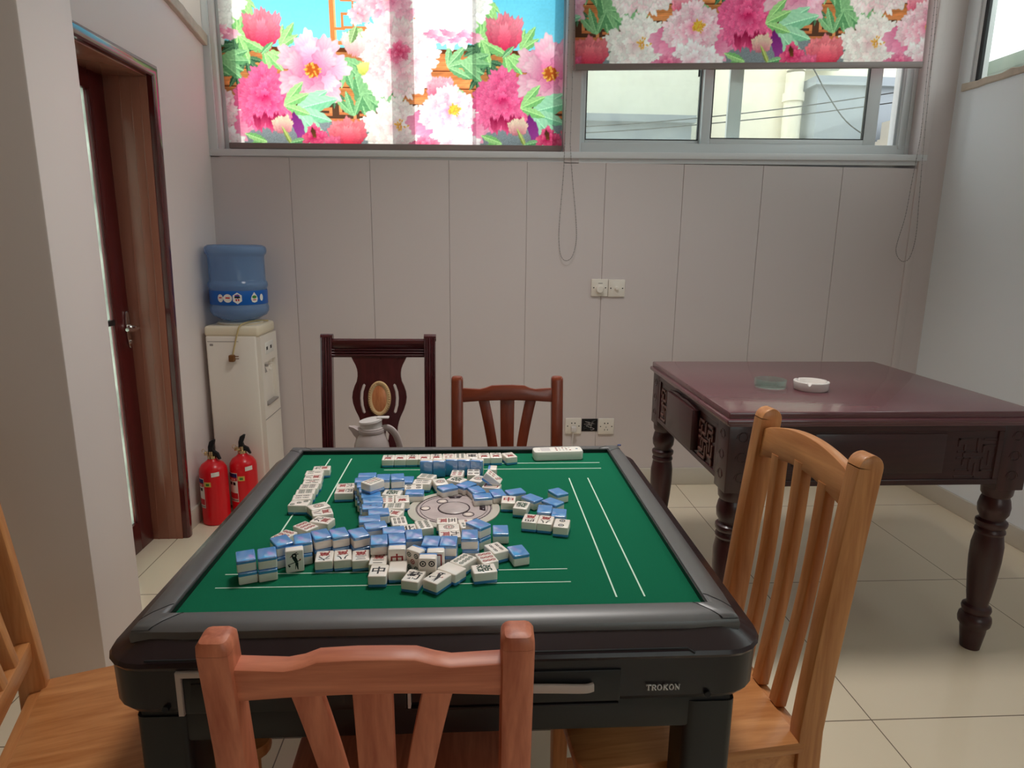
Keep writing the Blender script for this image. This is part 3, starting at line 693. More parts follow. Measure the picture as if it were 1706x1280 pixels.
# ------------------------------------------------------------------ chairs
def make_chair(root, W, kind, w=.351, zt=.855, zs=.45, d=.40, low_rail=None):
    """kind A: level posts, waved crest rail, three splayed slats; kind B: round-topped posts, arched rail"""
    x, y, z = (W+'x', W+'y', W+'z')
    hw = w/2-.018; pw, pt = (.036, .036) if kind == 'A' else (.032, .044)
    px = w/2-pw/2
    lean = .052 if kind == 'A' else .048
    def post_y(h): return -.035*(1-h/zs) if h < zs else -lean*((h-zs)/(zt-zs))**1.15
    for s in (-1, 1):
        b = B(); n = 14
        P = [(s*px, post_y(zt*i/n)-.004, zt*i/n) for i in range(n+1)]
        if kind == 'A':
            b.sweep(P, rsec(pw, pt, .007), (0, 1, 0), scales=[(1-.16*max(0, 1-i/6), 1-.16*max(0, 1-i/6)) for i in range(n+1)], cap=False)
            top = Vector(P[-1])
            b.sweep([top, top+Vector((0, -.001, .008)), top+Vector((0, -.0015, .013)), top+Vector((0, -.0016, .0145))], rsec(pw, pt, .007), (0, 1, 0), scales=[(1, 1), (.97, .97), (.78, .80), (.45, .5)])
        else:
            R = pt/2; k_ = (zt-R)/zt; P2 = [(x_, y_, z_*k_) for x_, y_, z_ in P]; b.sweep(P2, rsec(pw, pt, .004), (0, 1, 0), cap=False)
            top = Vector(P2[-1]); arc = [(math.sin(t)*R*1.0, math.cos(t)) for t in [PI/2*i/6 for i in range(7)]]
            b.sweep([top+Vector((0, -.004*h/R, h)) for h, k in arc], rsec(pw, pt, .004), (0, 1, 0), scales=[(1-.1*(h/R)**6, max(k, .06)) for h, k in arc])
        part('back_post', b, z, root, angle=40)
    # crest rail
    if kind == 'A':
        top = [(-1, .0), (-.62, -.0035), (-.50, .0), (-.38, .0075), (-.1, .0095), (.15, .009), (.34, .008), (.48, .001), (.6, -.003), (1, .0)]; zt0, zb0 = zt-.022, zt-.066; inner = px-pw/2+.004
        up = [(u*inner, zt0+v) for u, v in top]; lo = [(u*inner, zb0+.006*(1-u*u)) for u in (1, .6, .2, -.2, -.6, -1)]
    else:
        inner = px-pw/2+.002; zt0, zb0 = zt-.040, zt-.098
        up = [(u*inner, zt0+.026*math.cos(u*PI/2)**.8) for u in [-1+i*.125 for i in range(17)]]; lo = [(u*inner, zb0+.022*math.cos(u*PI/2)) for u in [1-i*.125 for i in range(17)]]
    yr = post_y(zt-.05)-.004
    b = B().prism(up+lo, 'xz', -.012, .012, bev=.003)
    a = math.atan2(post_y(zt)-post_y(zt-.08), .08)
    zm = zt-.05
    b.xform(Matrix.Translation((0, yr, zm)) @ Matrix.Rotation(-a, 4, 'X') @ Matrix.Translation((0, 0, -zm)))
    part('crest_rail', b, x, root)
    # slats
    spec = ((-.073, -.030, .033), (0, 0, .044), (.073, .030, .033)) if kind == 'A' else ((-.075, -.062, .032), (0, 0, .034), (.075, .062, .032))
    zl = low_rail if low_rail else zs+(.03 if kind == 'A' else .0)
    if low_rail: part('lower_rail', B().box(-px, px, post_y(low_rail)-.014, post_y(low_rail)+.010, low_rail-.035, low_rail+.004, bev=.003), x, root)
    for xt, xb, sw in spec:
        n = 14; P, K = [], []
        for i in range(n+1):
            t = i/n; h = zl+(zt-(.058 if kind == 'A' else .075)+(.012 if kind == 'B' and xt == 0 else 0)-zl)*t
            bow = (t**1.7 if kind == 'A' else t)
            yb = post_y(h)-.002-(.010*math.sin(t*PI) if kind == 'B' else .004*math.sin(t*PI))
            P.append((xb+(xt-xb)*bow, yb, h)); K.append((1-.14*(1-t), 1) if kind == 'A' else (1, 1))
        part('slat', B().sweep(P, rsec(sw if kind == 'A' else sw*.8, .013 if kind == 'A' else .022, .003), (0, 1, 0), scales=K), z, root, angle=40)
    if kind == 'A': part('back_rail', B().box(-px+.01, px-.01, -.014, .008, zs+.008, zs+.038, bev=.004), x, root)
    # seat: wider at the front, rounded corners
    fw = w/2+.012; st = .024
    out = [(-w/2, .006), (w/2, .006), (fw, d-.03)]
    out += [(fw-.03*(1-math.cos(t)), d-.03+.03*math.sin(t)) for t in [PI/2*i/4 for i in range(1, 5)]]
    out += [(-(fw-.03*(1-math.cos(t))), d-.03+.03*math.sin(t)) for t in [PI/2*(4-i)/4 for i in range(0, 5)]]
    part('seat', B().prism(out, 'xy', zs-st, zs, bev=.006), y if kind == 'A' else y, root)
    b = B(); ah = .055
    b.box(-px, px, d-.055, d-.033, zs-st-ah, zs-st, bev=.003)
    for s in (-1, 1): b.box(min(s*(px-.012), s*(px+.008)), max(s*(px-.012), s*(px+.008)), .01, d-.04, zs-st-ah, zs-st, bev=.003)
    b.box(-px, px, -.012, .010, zs-st-ah, zs-.004, bev=.003)
    part('apron', b, x, root)
    for s in (-1, 1):
        part('front_leg', B().sweep([(s*px, d-.042, 0), (s*px, d-.042, zs-st)], rsec(.036, .036, .006), (0, 1, 0), scales=[.78, 1]), z, root)
        part('side_stretcher', B().box(min(s*px-.009, s*px+.009), max(s*px-.009, s*px+.009), -.018, d-.05, .15, .178, bev=.003), y, root)
    part('cross_stretcher', B().box(-px, px, .17, .19, .153, .175, bev=.003), x, root)

t = thing('wooden_chair', 'reddish wooden chair in the foreground, its back to the viewer at the mahjong table', 'chair', (-.112, .684, 0), rad(-.3), 'dining chairs round the mahjong table')
make_chair(t, 'oakA', 'A')
t = thing('wooden_chair', 'shaded reddish wooden chair with three splayed slats behind the far edge of the mahjong table', 'chair', (.100, 1.925, 0), rad(180), 'dining chairs round the mahjong table')
make_chair(t, 'oakShade', 'A', w=.345, d=.36)
t = thing('wooden_chair', 'honey coloured chair with arched rail at the right side of the mahjong table', 'chair', (.548, 1.088, 0), rad(95), 'dining chairs round the mahjong table')
make_chair(t, 'oakB', 'B', w=.325, zt=.955, d=.40)
t = thing('wooden_chair', 'honey coloured chair cut off at the left edge, facing the mahjong table', 'chair', (-.772, .992, 0), rad(-71), 'dining chairs round the mahjong table')
make_chair(t, 'oakB', 'B', w=.325, zt=.955, d=.40, low_rail=.545)

# dark carved chair with an oval medallion, facing the viewer
t = thing('carved_chair', 'tall dark mahogany chair with an oval medallion in its back, near the far wall', 'chair', (-.352, 2.345, 0), rad(180))
hw = .187; zt = .928
for s in (-1, 1):
    b = B(); n = 16; px = s*(hw-.0)
    P = [(px*(1-.0*i), -.055*((i/n-.5)/.5)**1.4 if i/n > .5 else -.05*(1-i/n*2), zt*i/n) for i in range(n+1)]
    sec = [(-.020, -.018), (.020, -.018), (.020, .014), (.015, .018), (.012, .014), (.007, .018), (.003, .014), (-.003, .018), (-.007, .014), (-.012, .018), (-.015, .014), (-.020, .016)]
    b.sweep(P, sec, (0, 1, 0)); top = Vector(P[-1])
    b.lathe([(.004, -.022), (.0135, -.022), (.0135, .022), (.004, .022)], tuple(top+Vector((0, -.004, .0))), 14, axis='x')
    part('back_post', b, 'darkz', t)
zb = .857
prof = [(-.014, zb), (.012, zb), (.014, zb+.008), (.010, zb+.012), (.014, zb+.018), (.010, zb+.022), (.014, zb+.028), (.010, zb+.032), (.015, zb+.04), (.017, zb+.052), (.015, zb+.062), (.006, zb+.068), (-.01, zb+.066), (-.016, zb+.05)]
b = B().prism([(a-.058+.0, z) for a, z in prof], 'yz', -hw+.015, hw-.015)
part('crest_rail', b, 'darkx', t)
half = [(320, 100), (345, 96), (400, 86), (440, 81), (480, 79), (520, 79), (570, 82), (620, 90), (680, 97), (740, 99.5), (800, 97), (870, 89), (950, 76), (1000, 70), (1060, 65), (1150, 64), (1300, 66), (1450, 74), (1500, 76)]
ZY = lambda y: zb-(y-322)*.000352
R = [(wd*.001, ZY(y)) for y, wd in half]
outl = R+[(-a, z) for a, z in R[::-1]]
def slot(s):
    c = [(515, 612), (492, 680), (486, 750), (492, 825), (512, 897)]
    c = [((x-680)*.000337*s, ZY(y)) for x, y in c]; w = .0055
    L = [(a-w, z) for a, z in c]; Rr = [(a+w, z) for a, z in c]
    return L+[(c[-1][0], c[-1][1]-w)]+Rr[::-1]+[(c[0][0], c[0][1]+w)]
low = [(x*.001, ZY(y)) for x, y in ((22, 1080), (34, 1130), (30, 1200), (24, 1200), (20, 1140))]
b = B().holed(outl, [slot(1), slot(-1), low, [(-a, z) for a, z in low]], 'xz', -.008, .008)
b.xform(Matrix.Translation((0, -.026, .0)) @ Matrix.Translation((0, 0, .62)) @ Matrix.Rotation(rad(7.2), 4, 'X') @ Matrix.Translation((0, 0, -.62)))
part('back_splat', b, 'darkz', t)
b = B(); n = 40; zc = ZY(750)
tor = []
for i in range(n):
    a = 2*PI*i/n; tor.append((.0335*math.cos(a), 0, zc+.056*math.sin(a)))
b.sweep(tor+[tor[0]], [(.009*math.cos(2*PI*k/8), .007*math.sin(2*PI*k/8)) for k in range(8)], (0, 1, 0), cap=False)
for i in range(44):
    a = 2*PI*i/44; b.ball((.037*math.cos(a), .006, zc+.060*math.sin(a)), .0026, seg=6, ring=4)
mtx = Matrix.Translation((0, -.026+.009, .0)) @ Matrix.Translation((0, 0, .62)) @ Matrix.Rotation(rad(7.2), 4, 'X') @ Matrix.Translation((0, 0, -.62))
part('medallion_rim', b.xform(mtx), 'medal_rim', t)
b = B().prism([(.029*math.cos(2*PI*i/36), zc+.051*math.sin(2*PI*i/36)) for i in range(36)], 'xz', -.004, .004, bev=.002)
part('medallion', b.xform(mtx), 'medal', t)
part('seat', B().prism(rrect(-.2, .2, .0, .40, .03), 'xy', .43, .46, bev=.008), 'darky', t)
part('apron', B().box(-.18, .18, .02, .37, .37, .43, bev=.004), 'darkx', t)
for s in (-1, 1):
    part('front_leg', B().lathe([(.016, 0), (.02, .05), (.016, .08), (.024, .22), (.02, .34), (.026, .37)], (s*.165, .35, 0), 16), 'darkz', t)

# grey jug on that chair's seat
t = thing('jug', 'grey plastic thermos jug standing on the dark carved chair', 'jug', (-.342, 2.10, .461), 0)
body = [(.066, 0), (.070, .006), (.068, .05), (.062, .11), (.056, .155), (.046, .185), (.0405, .198), (.0405, .213), (.038, .214)]
b = B().lathe(body, (0, 0, 0), 36)
part('body', b, 'jug', t)
sp = B().sweep([(-.026, 0, .180), (-.046, 0, .198), (-.060, 0, .209), (-.072, 0, .214)], [(-.022, -.012), (.022, -.012), (.027, .012), (0, .015), (-.027, .012)], (0, 0, 1), scales=[(1, 1.2), (.8, 1), (.5, .6), (.2, .25)])
part('spout', sp, 'jug', t)
part('collar', B().lathe([(.0425, .196), (.0435, .202), (.0425, .208)], (0, 0, 0), 36), 'jug', t)
ld = B().lathe([(.036, .212), (.036, .226), (.039, .229), (.038, .235), (.0, .238)], (0, 0, 0), 30)
for v in ld.bm.verts:
    if v.co.z > .22: v.co.z += .16*(v.co.x+.036)-.002
ld.box(.02, .060, -.011, .011, .243, .249, bev=.003)
part('lid', ld, 'jug_lid', t)
hd = B().sweep(smooth_path([(.030, 0, .206), (.056, 0, .210), (.078, 0, .190), (.092, 0, .150), (.096, 0, .105), (.090, 0, .06), (.064, 0, .045)], 6), rsec(.022, .013, .005), (0, 1, 0))
part('handle', hd, 'jug', t)

# ------------------------------------------------------------------ mahjong table
TX0, TX1, TY0, TY1 = -.438, .346, .872, 1.620
CX, CY = (TX0+TX1)/2, (TY0+TY1)/2
t = thing('mahjong_table', 'black automatic mahjong table with green felt in the middle of the room', 'table', (CX, CY, 0))
ox, oy = (TX1-TX0)/2, (TY1-TY0)/2                 # half opening
FZ = .738
part('felt', B().box(-ox-.004, ox+.004, -oy-.004, oy+.004, FZ-.012, FZ), 'felt', t)
b = B()
def hl(x0, x1, y, w=.0011): b.poly([(x0, y-w, FZ+.0004), (x1, y-w, FZ+.0004), (x1, y+w, FZ+.0004), (x0, y+w, FZ+.0004)])
def vl(y0, y1, x, w=.0013): b.poly([(x-w, y0, FZ+.0004), (x+w, y0, FZ+.0004), (x+w, y1, FZ+.0004), (x-w, y1, FZ+.0004)])
hl(-.360, .200, .957-CY); hl(-.360, .200, 1.000-CY); hl(-.176, .356, 1.540-CY, .0016); hl(-.171, .352, 1.498-CY, .0016)
vl(.908-CY, 1.432-CY, .218-CX); vl(.908-CY, 1.432-CY, .262-CX); vl(1.06-CY, 1.585-CY, -.309-CX, .0015); vl(1.06-CY, 1.585-CY, -.362-CX, .0015)
part('felt_lines', b, 'white_line', t)
# rails: four swept bars with a rounded outer shoulder, mitred under separate corner pieces
rp = [(0, FZ-.02), (0, .7465), (.0015, .7492), (.006, .7502), (.022, .7490), (.032, .7462), (.039, .7415), (.042, .735), (.041, .726), (.0, .722)]
def rail(side):
    b = B(); hx = [ox, oy][side % 2]; dist = [oy, ox][side % 2]
    rings = []
    for e in (-1, 1):
        rings.append([b.bm.verts.new((e*(hx+p*(1.0 if p < .03 else 1.0-(p-.03)*9)), -(dist+p*(1.0 if p < .03 else 1.0-(p-.03)*9)), z)) for p, z in rp])
        RR_ = .035
        rings.append([b.bm.verts.new((e*(hx-max(0, RR_-.0)+0*p), -(dist+p), z)) for p, z in rp])
    rings = [rings[0], rings[1], rings[3], rings[2]]
    n = len(rp); fs = [b.bm.faces.new([q0[i], q0[(i+1) % n], q1[(i+1) % n], q1[i]]) for q0, q1 in zip(rings, rings[1:]) for i in range(n)]
    fs += [b.bm.faces.new(rings[0][::-1]), b.bm.faces.new(rings[-1])]; bmesh.ops.recalc_face_normals(b.bm, faces=fs)
    b.xform(Matrix.Rotation(PI/2*side, 4, 'Z')); return b
for k in range(4): part('rail', rail(k), 'rail', t, angle=30)
part('rail_inner_edge', B().holed([(-ox-.0005, -oy-.0005), (ox+.0005, -oy-.0005), (ox+.0005, oy+.0005), (-ox-.0005, oy+.0005)], [[(-ox+.0018, -oy+.0018), (-ox+.0018, oy-.0018), (ox-.0018, oy-.0018), (ox-.0018, -oy+.0018)]], 'xy', FZ-.002, .7472), 'black', t)
for sx in (-1, 1):
    for sy in (-1, 1):
        b = B()
        # corner cap: a band crossing the mitre, hugging the rail profile a hair above it, seams along both long edges
        def H(p):
            for (p0, z0), (p1, z1) in zip(rp[2:8], rp[3:9]):
                if p <= p1: return z0+(z1-z0)*(p-p0)/(p1-p0)+.0012
            return .731
        nu, nv = 12, 8; grid = []; seam = {0: [], 8: []}
        for i in range(nu+1):
            row = []
            for j in range(nv+1):
                s_ = i/nu; w_ = (j/nv-.5)*2
                px_ = .002+s_*.0335+max(0, w_)*(-.024); py_ = .002+s_*.0335+max(0, -w_)*(-.024)
                pm = max(px_, py_, .002)
                row.append(b.bm.verts.new((sx*(ox+px_), sy*(oy+py_), H(min(.0385, pm))+(-.0016 if j in (0, nv) or i in (0, nu) else 0))))
            grid.append(row)
            for j in (0, nv): seam[j].append((row[j].co.copy(), .0006))
        fs = []
        for i in range(nu):
            for j in range(nv): fs.append(b.bm.faces.new([grid[i][j], grid[i+1][j], grid[i+1][j+1], grid[i][j+1]]))
        bmesh.ops.recalc_face_normals(b.bm, faces=fs)
        if fs[0].normal.z < 0: bmesh.ops.reverse_faces(b.bm, faces=fs)
        bmesh.ops.solidify(b.bm, geom=fs, thickness=.002)
        part('corner_cap', b, 'rail', t, angle=50)
        b = B()
        for j in (0, nv): b.tube([g_[0]+Vector((0, 0, g_[1])) for g_ in seam[j]], .0006, 6)
        part('corner_seam', b, 'ink', t)
b = B().lathe([(.005, 0), (.005, .0018), (.004, .0026)], (.382-CX, 1.600-CY+.045, .7492), 16)
part('rail_button', b, 'navy', t)
# body: skirt flares out under the rails, then an upright housing
def loop(hx, hy, r, z, n=5): return [(x, y, z) for x, y in rrect(-hx, hx, -hy, hy, r, n)]
def loft(rings, mi=0, cap=True):
    b = B(); L_ = [[b.bm.verts.new(p) for p in r] for r in rings]; fs = []
    for p, q in zip(L_, L_[1:]):
        for i in range(len(p)): fs.append(b.bm.faces.new([p[i], p[(i+1) % len(p)], q[(i+1) % len(p)], q[i]]))
    if cap: fs += [b.bm.faces.new(L_[0][::-1]), b.bm.faces.new(L_[-1])]
    bmesh.ops.recalc_face_normals(b.bm, faces=fs); return b
HX, HY = .466, .446
part('skirt', loft([loop(HX-.038, HY-.036, .04, .735), loop(HX-.036, HY-.034, .045, .734), loop(HX-.003, HY-.003, .060, .714), loop(HX, HY, .062, .709), loop(HX-.002, HY-.002, .062, .704), loop(HX-.012, HY-.012, .06, .702)]), 'skirt_brown', t, angle=25)
part('housing', loft([loop(HX-.003, HY-.003, .062, .704), loop(HX-.004, HY-.004, .062, .644), loop(HX-.010, HY-.010, .058, .635), loop(HX-.03, HY-.03, .05, .633)]), 'skirt_low', t, angle=25)
yf = -HY+.003
b = B()
b.sweep([(-HX+.07, -HY+.0035, .7182), (.343, -HY+.0035, .7182), (.353, -HY+.0005, .7125)], rsec(.003, .003, .001), (0, 0, 1))
part('panel_seam', b, 'ink', t)
part('apron', B().box(-HX+.045, HX-.045, -HY+.022, HY-.022, .575, .640, bev=.006), 'black', t)
part('apron_lip', B().box(-.05, .25, -HY+.004, -HY+.02, .629, .6335, bev=.002), 'skirt_low', t)
for sx in (-1, 1):
    for sy in (-1, 1):
        part('leg', B().prism(rrect(-.037, .037, -.037, .037, .012, 3), 'xy', 0, .62).xform(Matrix.Translation((sx*.390, sy*.390, 0))), 'black', t)
        part('foot', B().lathe([(.03, 0), (.034, .006), (.034, .02)], (sx*.390, sy*.390, 0), 18), 'black', t)
# drawers on the front
F = -HY+.0005
dr = thing
b = B()
x0, x1, z0, z1 = -.392+.046, -.020+.046, .622, .684
x0, x1 = -.356, -.043
b.prism([(x0, .703), (x1, .703), (x1, .695), (x0+.0075, .695), (x0+.0075, .637), (x0, .637)], 'xz', F-.004, F+.01, bev=.0015)
b.prism([(x1-.004, .695), (x1, .695), (x1, .640), (x1-.004, .640)], 'xz', F-.004, F+.01)
part('drawer_frame', b, 'grey_trim', t)
part('drawer', B().box(x0+.008, x1-.005, F-.002, F+.012, .638, .694, bev=.003).prism([(x0+.020, .686), (x0+.060, .686), (x0+.060, .642), (x0+.014, .642)], 'xz', F-.004, F, bev=.001), 'black', t)
b = B().sweep(smooth_path([(.020, F-.002, .672), (.08, F-.008, .671), (.15, F-.009, .669), (.196, F-.009, .6672), (.210, F-.006, .6675)], 5), rsec(.006, .0135, .0025), (0, 0, 1))
part('drawer_handle', b, 'grey_trim', t)
part('drawer', B().box(-.02, .25, F-.0012, F+.012, .640, .690, bev=.002), 'black', t)
for x in (-.374, .376): part('screw', B().lathe([(.0045, -.0015), (.0045, .004)], (x, F, .6465), 12, axis='y'), 'ink', t)
# serif lettering
lt = B()
def stroke(p, q, w):
    p, q = Vector((*p, 0)), Vector((*q, 0)); d = (q-p).normalized(); n = Vector((-d.y, d.x, 0))*w/2
    return [(p+n)[:2], (q+n)[:2], (q-n)[:2], (p-n)[:2]]
V = .20; Hh = .09
GL = {'T': [((.5, 0), (.5, 1), V), ((0, .96), (1, .96), Hh), ((.3, .03), (.7, .03), .06), ((.03, .98), (.03, .76), .06), ((.97, .98), (.97, .76), .06)],
      'R': [((.2, 0), (.2, 1), V), ((.0, .03), (.4, .03), .06), ((.0, .97), (.5, .97), .06), ((.2, .50), (.6, .50), .07), ((.55, .97), (.78, .87), .1), ((.78, .90), (.78, .60), .2), ((.78, .62), (.55, .5), .1), ((.5, .5), (.88, .03), V), ((.72, .03), (1.02, .03), .06)],
      'K': [((.2, 0), (.2, 1), V), ((.0, .03), (.4, .03), .06), ((.0, .97), (.4, .97), .06), ((.25, .38), (.82, .96), .09), ((.42, .55), (.86, .03), V), ((.62, .97), (1.0, .97), .06), ((.66, .03), (1.05, .03), .06)],
      'N': [((.16, 0), (.16, .98), .08), ((.12, .95), (.86, .05), V), ((.88, .02), (.88, 1), .08), ((.0, .03), (.32, .03), .06), ((-.02, .97), (.26, .97), .06), ((.72, .97), (1.04, .97), .06)]}
def glyph(ch, x, z, h, w):
    if ch == 'O':
        n = 24
        for i in range(n):
            a, c = 2*PI*i/n, 2*PI*(i+1)/n
            o = lambda t, r1, r2: (x+(.5+r1*math.cos(t))*w, z+(.5+r2*math.sin(t))*h)
            q = [o(a, .5, .52), o(c, .5, .52), o(c, .31, .45), o(a, .31, .45)]
            lt.prism(q, 'xz', F-.0014, F+.001)
        return
    for p, q, k in GL[ch]:
        lt.prism([(x+a*w, z+c*h) for a, c in stroke(p, q, k)], 'xz', F-.0014, F+.001)
xx = .2865
for ch, adv in zip('TROKON', (.0076, .0080, .0086, .0084, .0084, .008)):
    glyph(ch, xx, .6555, .0084, .0070); xx += adv
part('brand_lettering', lt, 'logo', t, angle=0)
# round console in the felt
b = B().lathe([(.0935, FZ-.004), (.0935, FZ+.0026), (.090, FZ+.0036), (.078, FZ+.004), (.078, FZ-.004)], (0, 1.255-CY, 0), 64, cap=False)
DX = -.043-CX
b.xform(Matrix.Translation((DX, 0, 0)))
part('console_rim', b, 'disc_rim', t)
dc = thing
b = B().lathe([(0.0, FZ+.0036), (.0768, FZ+.0036), (.0775, FZ+.003), (.0775, FZ-.004)], (DX, 1.255-CY, 0), 64, cap=False)
cons = part('console', b, 'disc', t)
cy = 1.255-CY; z1 = FZ+.0042
def annulus(b, x, y, r0, r1, z, mi=0, n=40, a0=0, a1=2*PI, h=.0012):
    for i in range(n):
        p, q = a0+(a1-a0)*i/n, a0+(a1-a0)*(i+1)/n
        b.prism([(x+r0*math.cos(p), y+r0*math.sin(p)), (x+r1*math.cos(p), y+r1*math.sin(p)), (x+r1*math.cos(q), y+r1*math.sin(q)), (x+r0*math.cos(q), y+r0*math.sin(q))], 'xy', z-h, z, mi)
b = B(); annulus(b, DX, cy, .0305, .033, z1); annulus(b, DX, cy, .0745, .0760, z1, n=60); annulus(b, DX, cy, .068, .0688, z1, n=60)
for a in (125, -48): annulus(b, DX+.044*math.cos(rad(a)), cy+.044*math.sin(rad(a)), .0105, .012, z1, n=20)
for a in (90, 180, 0, 270):
    ca, sa = math.cos(rad(a)), math.sin(rad(a)); c = (DX+.058*ca, cy+.058*sa); u = (-sa, ca); v = (ca, sa)
    q = lambda s, w: (c[0]+u[0]*s+v[0]*w, c[1]+u[1]*s+v[1]*w)
    if a in (90, 0): b.prism([q(-.016, .006), q(.016, .006), q(.010, -.006), q(-.010, -.006)], 'xy', z1-.001, z1)
    else: annulus(b, c[0], c[1], .0088, .0102, z1, n=20)
part('console_marks', b, 'disc_dark', cons, angle=0)
b = B()
for a in (125, -48): b.lathe([(.0075, FZ), (.0075, FZ+.0045), (.006, FZ+.0052)], (DX+.044*math.cos(rad(a)), cy+.044*math.sin(rad(a)), 0), 18)
for a in (180, 270): b.lathe([(.008, FZ), (.008, FZ+.0043), (.0065, FZ+.005)], (DX+.058*math.cos(rad(a)), cy+.058*math.sin(rad(a)), 0), 18)
part('console_button', b, 'disc_pale', cons)
part('dice_window', B().lathe([(.0298, FZ+.001), (.0298, FZ+.0046), (.024, FZ+.0072), (.012, FZ+.0088), (0, FZ+.0092)], (DX, cy, 0), 40), 'disc', cons)

# remote control lying on the far rail
t = thing('remote_control', 'white remote control lying on the far edge of the mahjong table', 'remote', (.209, 1.575, FZ+.0), rad(4))
part('body', B().prism(rrect(-.063, .063, -.021, .021, .010, 5), 'xy', .0, .024, bev=.004), 'remote', t)
t.location = (.209, 1.578, FZ+.0002)
b = B()
random.seed(9)
for i in range(5):
    for j in range(3):
        if i == 4 and j == 1: continue
        b.box(-.006+i*.0085, -.0015+i*.0085, -.012+j*.009, -.0085+j*.009, .0238, .0248, mi=(1 if i == 0 or (i+j) % 4 == 0 else 0), bev=.0006)
b.box(.046, .051, -.004, .000, .0238, .0246, mi=2); b.box(-.052, -.046, -.008, -.004, .0238, .0244, mi=0); b.box(-.044, -.020, -.014, .014, .0234, .0241, mi=0)
part('buttons', b, ['jug_lid', 'm_red', 'm_blue'], t)

# ------------------------------------------------------------------ rosewood side table
t = thing('rosewood_table', 'dark rosewood table with turned legs and carved aprons at the right wall', 'table', (1.195, 2.19, 0))
hx, hy = .468, .415
TZ = .805
part('table_top', B().box(-hx, hx, -hy, hy, TZ-.022, TZ, bev=.004).box(-hx-.008, hx+.008, -hy-.008, hy+.008, TZ-.036, TZ-.020, bev=.006).box(-hx+.004, hx-.004, -hy+.004, hy-.004, TZ-.046, TZ-.034, bev=.004), 'rose_lit', t)
LP = [(.036, .522), (.040, .512), (.044, .490), (.042, .468), (.035, .455), (.034, .448), (.043, .441), (.044, .434), (.042, .426), (.037, .419), (.041, .412), (.042, .406), (.038, .398), (.040, .385), (.044, .36), (.044, .31), (.040, .25), (.034, .19), (.030, .163), (.031, .155), (.040, .148), (.042, .14), (.040, .131), (.036, .124), (.045, .114), (.047, .10), (.045, .086), (.037, .076), (.036, .06), (.028, 0)]
for sx in (-1, 1):
    for sy in (-1, 1):
        cx, cyy = sx*(hx-.050), sy*(hy-.050)
        b = B().box(cx-.044, cx+.044, cyy-.044, cyy+.044, .555, TZ-.04, bev=.003)
        b.lathe([(.020, .515), (.034, .519), (.042, .532), (.044, .556)], (cx, cyy, 0), 24)
        # carved scrolls on the outer faces of the block
        for f in range(2):
            for k in range(3):
                zc = .60+.062*k
                for s in (-1, 1):
                    P = [(s*.020*math.cos(a)*(1-a/9), zc+.022*math.sin(a)*(1-a/9)) for a in [i*.6 for i in range(10)]]
                    if f == 0: P3 = [(cx+u, cyy+sy*.044, z) for u, z in P]
                    else: P3 = [(cx+sx*.044, cyy+u, z) for u, z in P]
                    b.tube(P3, .0012, 5, up=(0, 1, 0) if f else (1, 0, 0))
        leg = part('leg', b.lathe(LP, (cx, cyy, 0), 28), 'rosez', t)
def apron(b, fn_box, L):
    """frame and recessed field built along u (length), v (outward), z"""
    fn_box(-L, L, -.016, .0, .575, TZ-.04)
    fn_box(-L, L, -.002, .005, .575, .592); fn_box(-L, L, -.002, .005, TZ-.062, TZ-.04)
    for s in (-1, 1): fn_box(min(s*L, s*(L-.018)), max(s*L, s*(L-.018)), -.002, .005, .592, TZ-.062)
FRET = [(0, 0, 3, 0), (3, 0, 3, 2), (0, 1, 2, 1), (2, 1, 2, 3), (0, 3, 4, 3), (4, 1, 4, 3), (4, 1, 6, 1), (6, 0, 6, 3), (5, 2, 5, 4), (0, 4, 3, 4), (1, 2, 1, 5), (3, 4, 3, 6), (4, 5, 6, 5), (6, 4, 6, 6), (0, 6, 2, 6), (4, 6, 6, 6), (0, 5, 0, 6), (4, 4, 4, 5)]
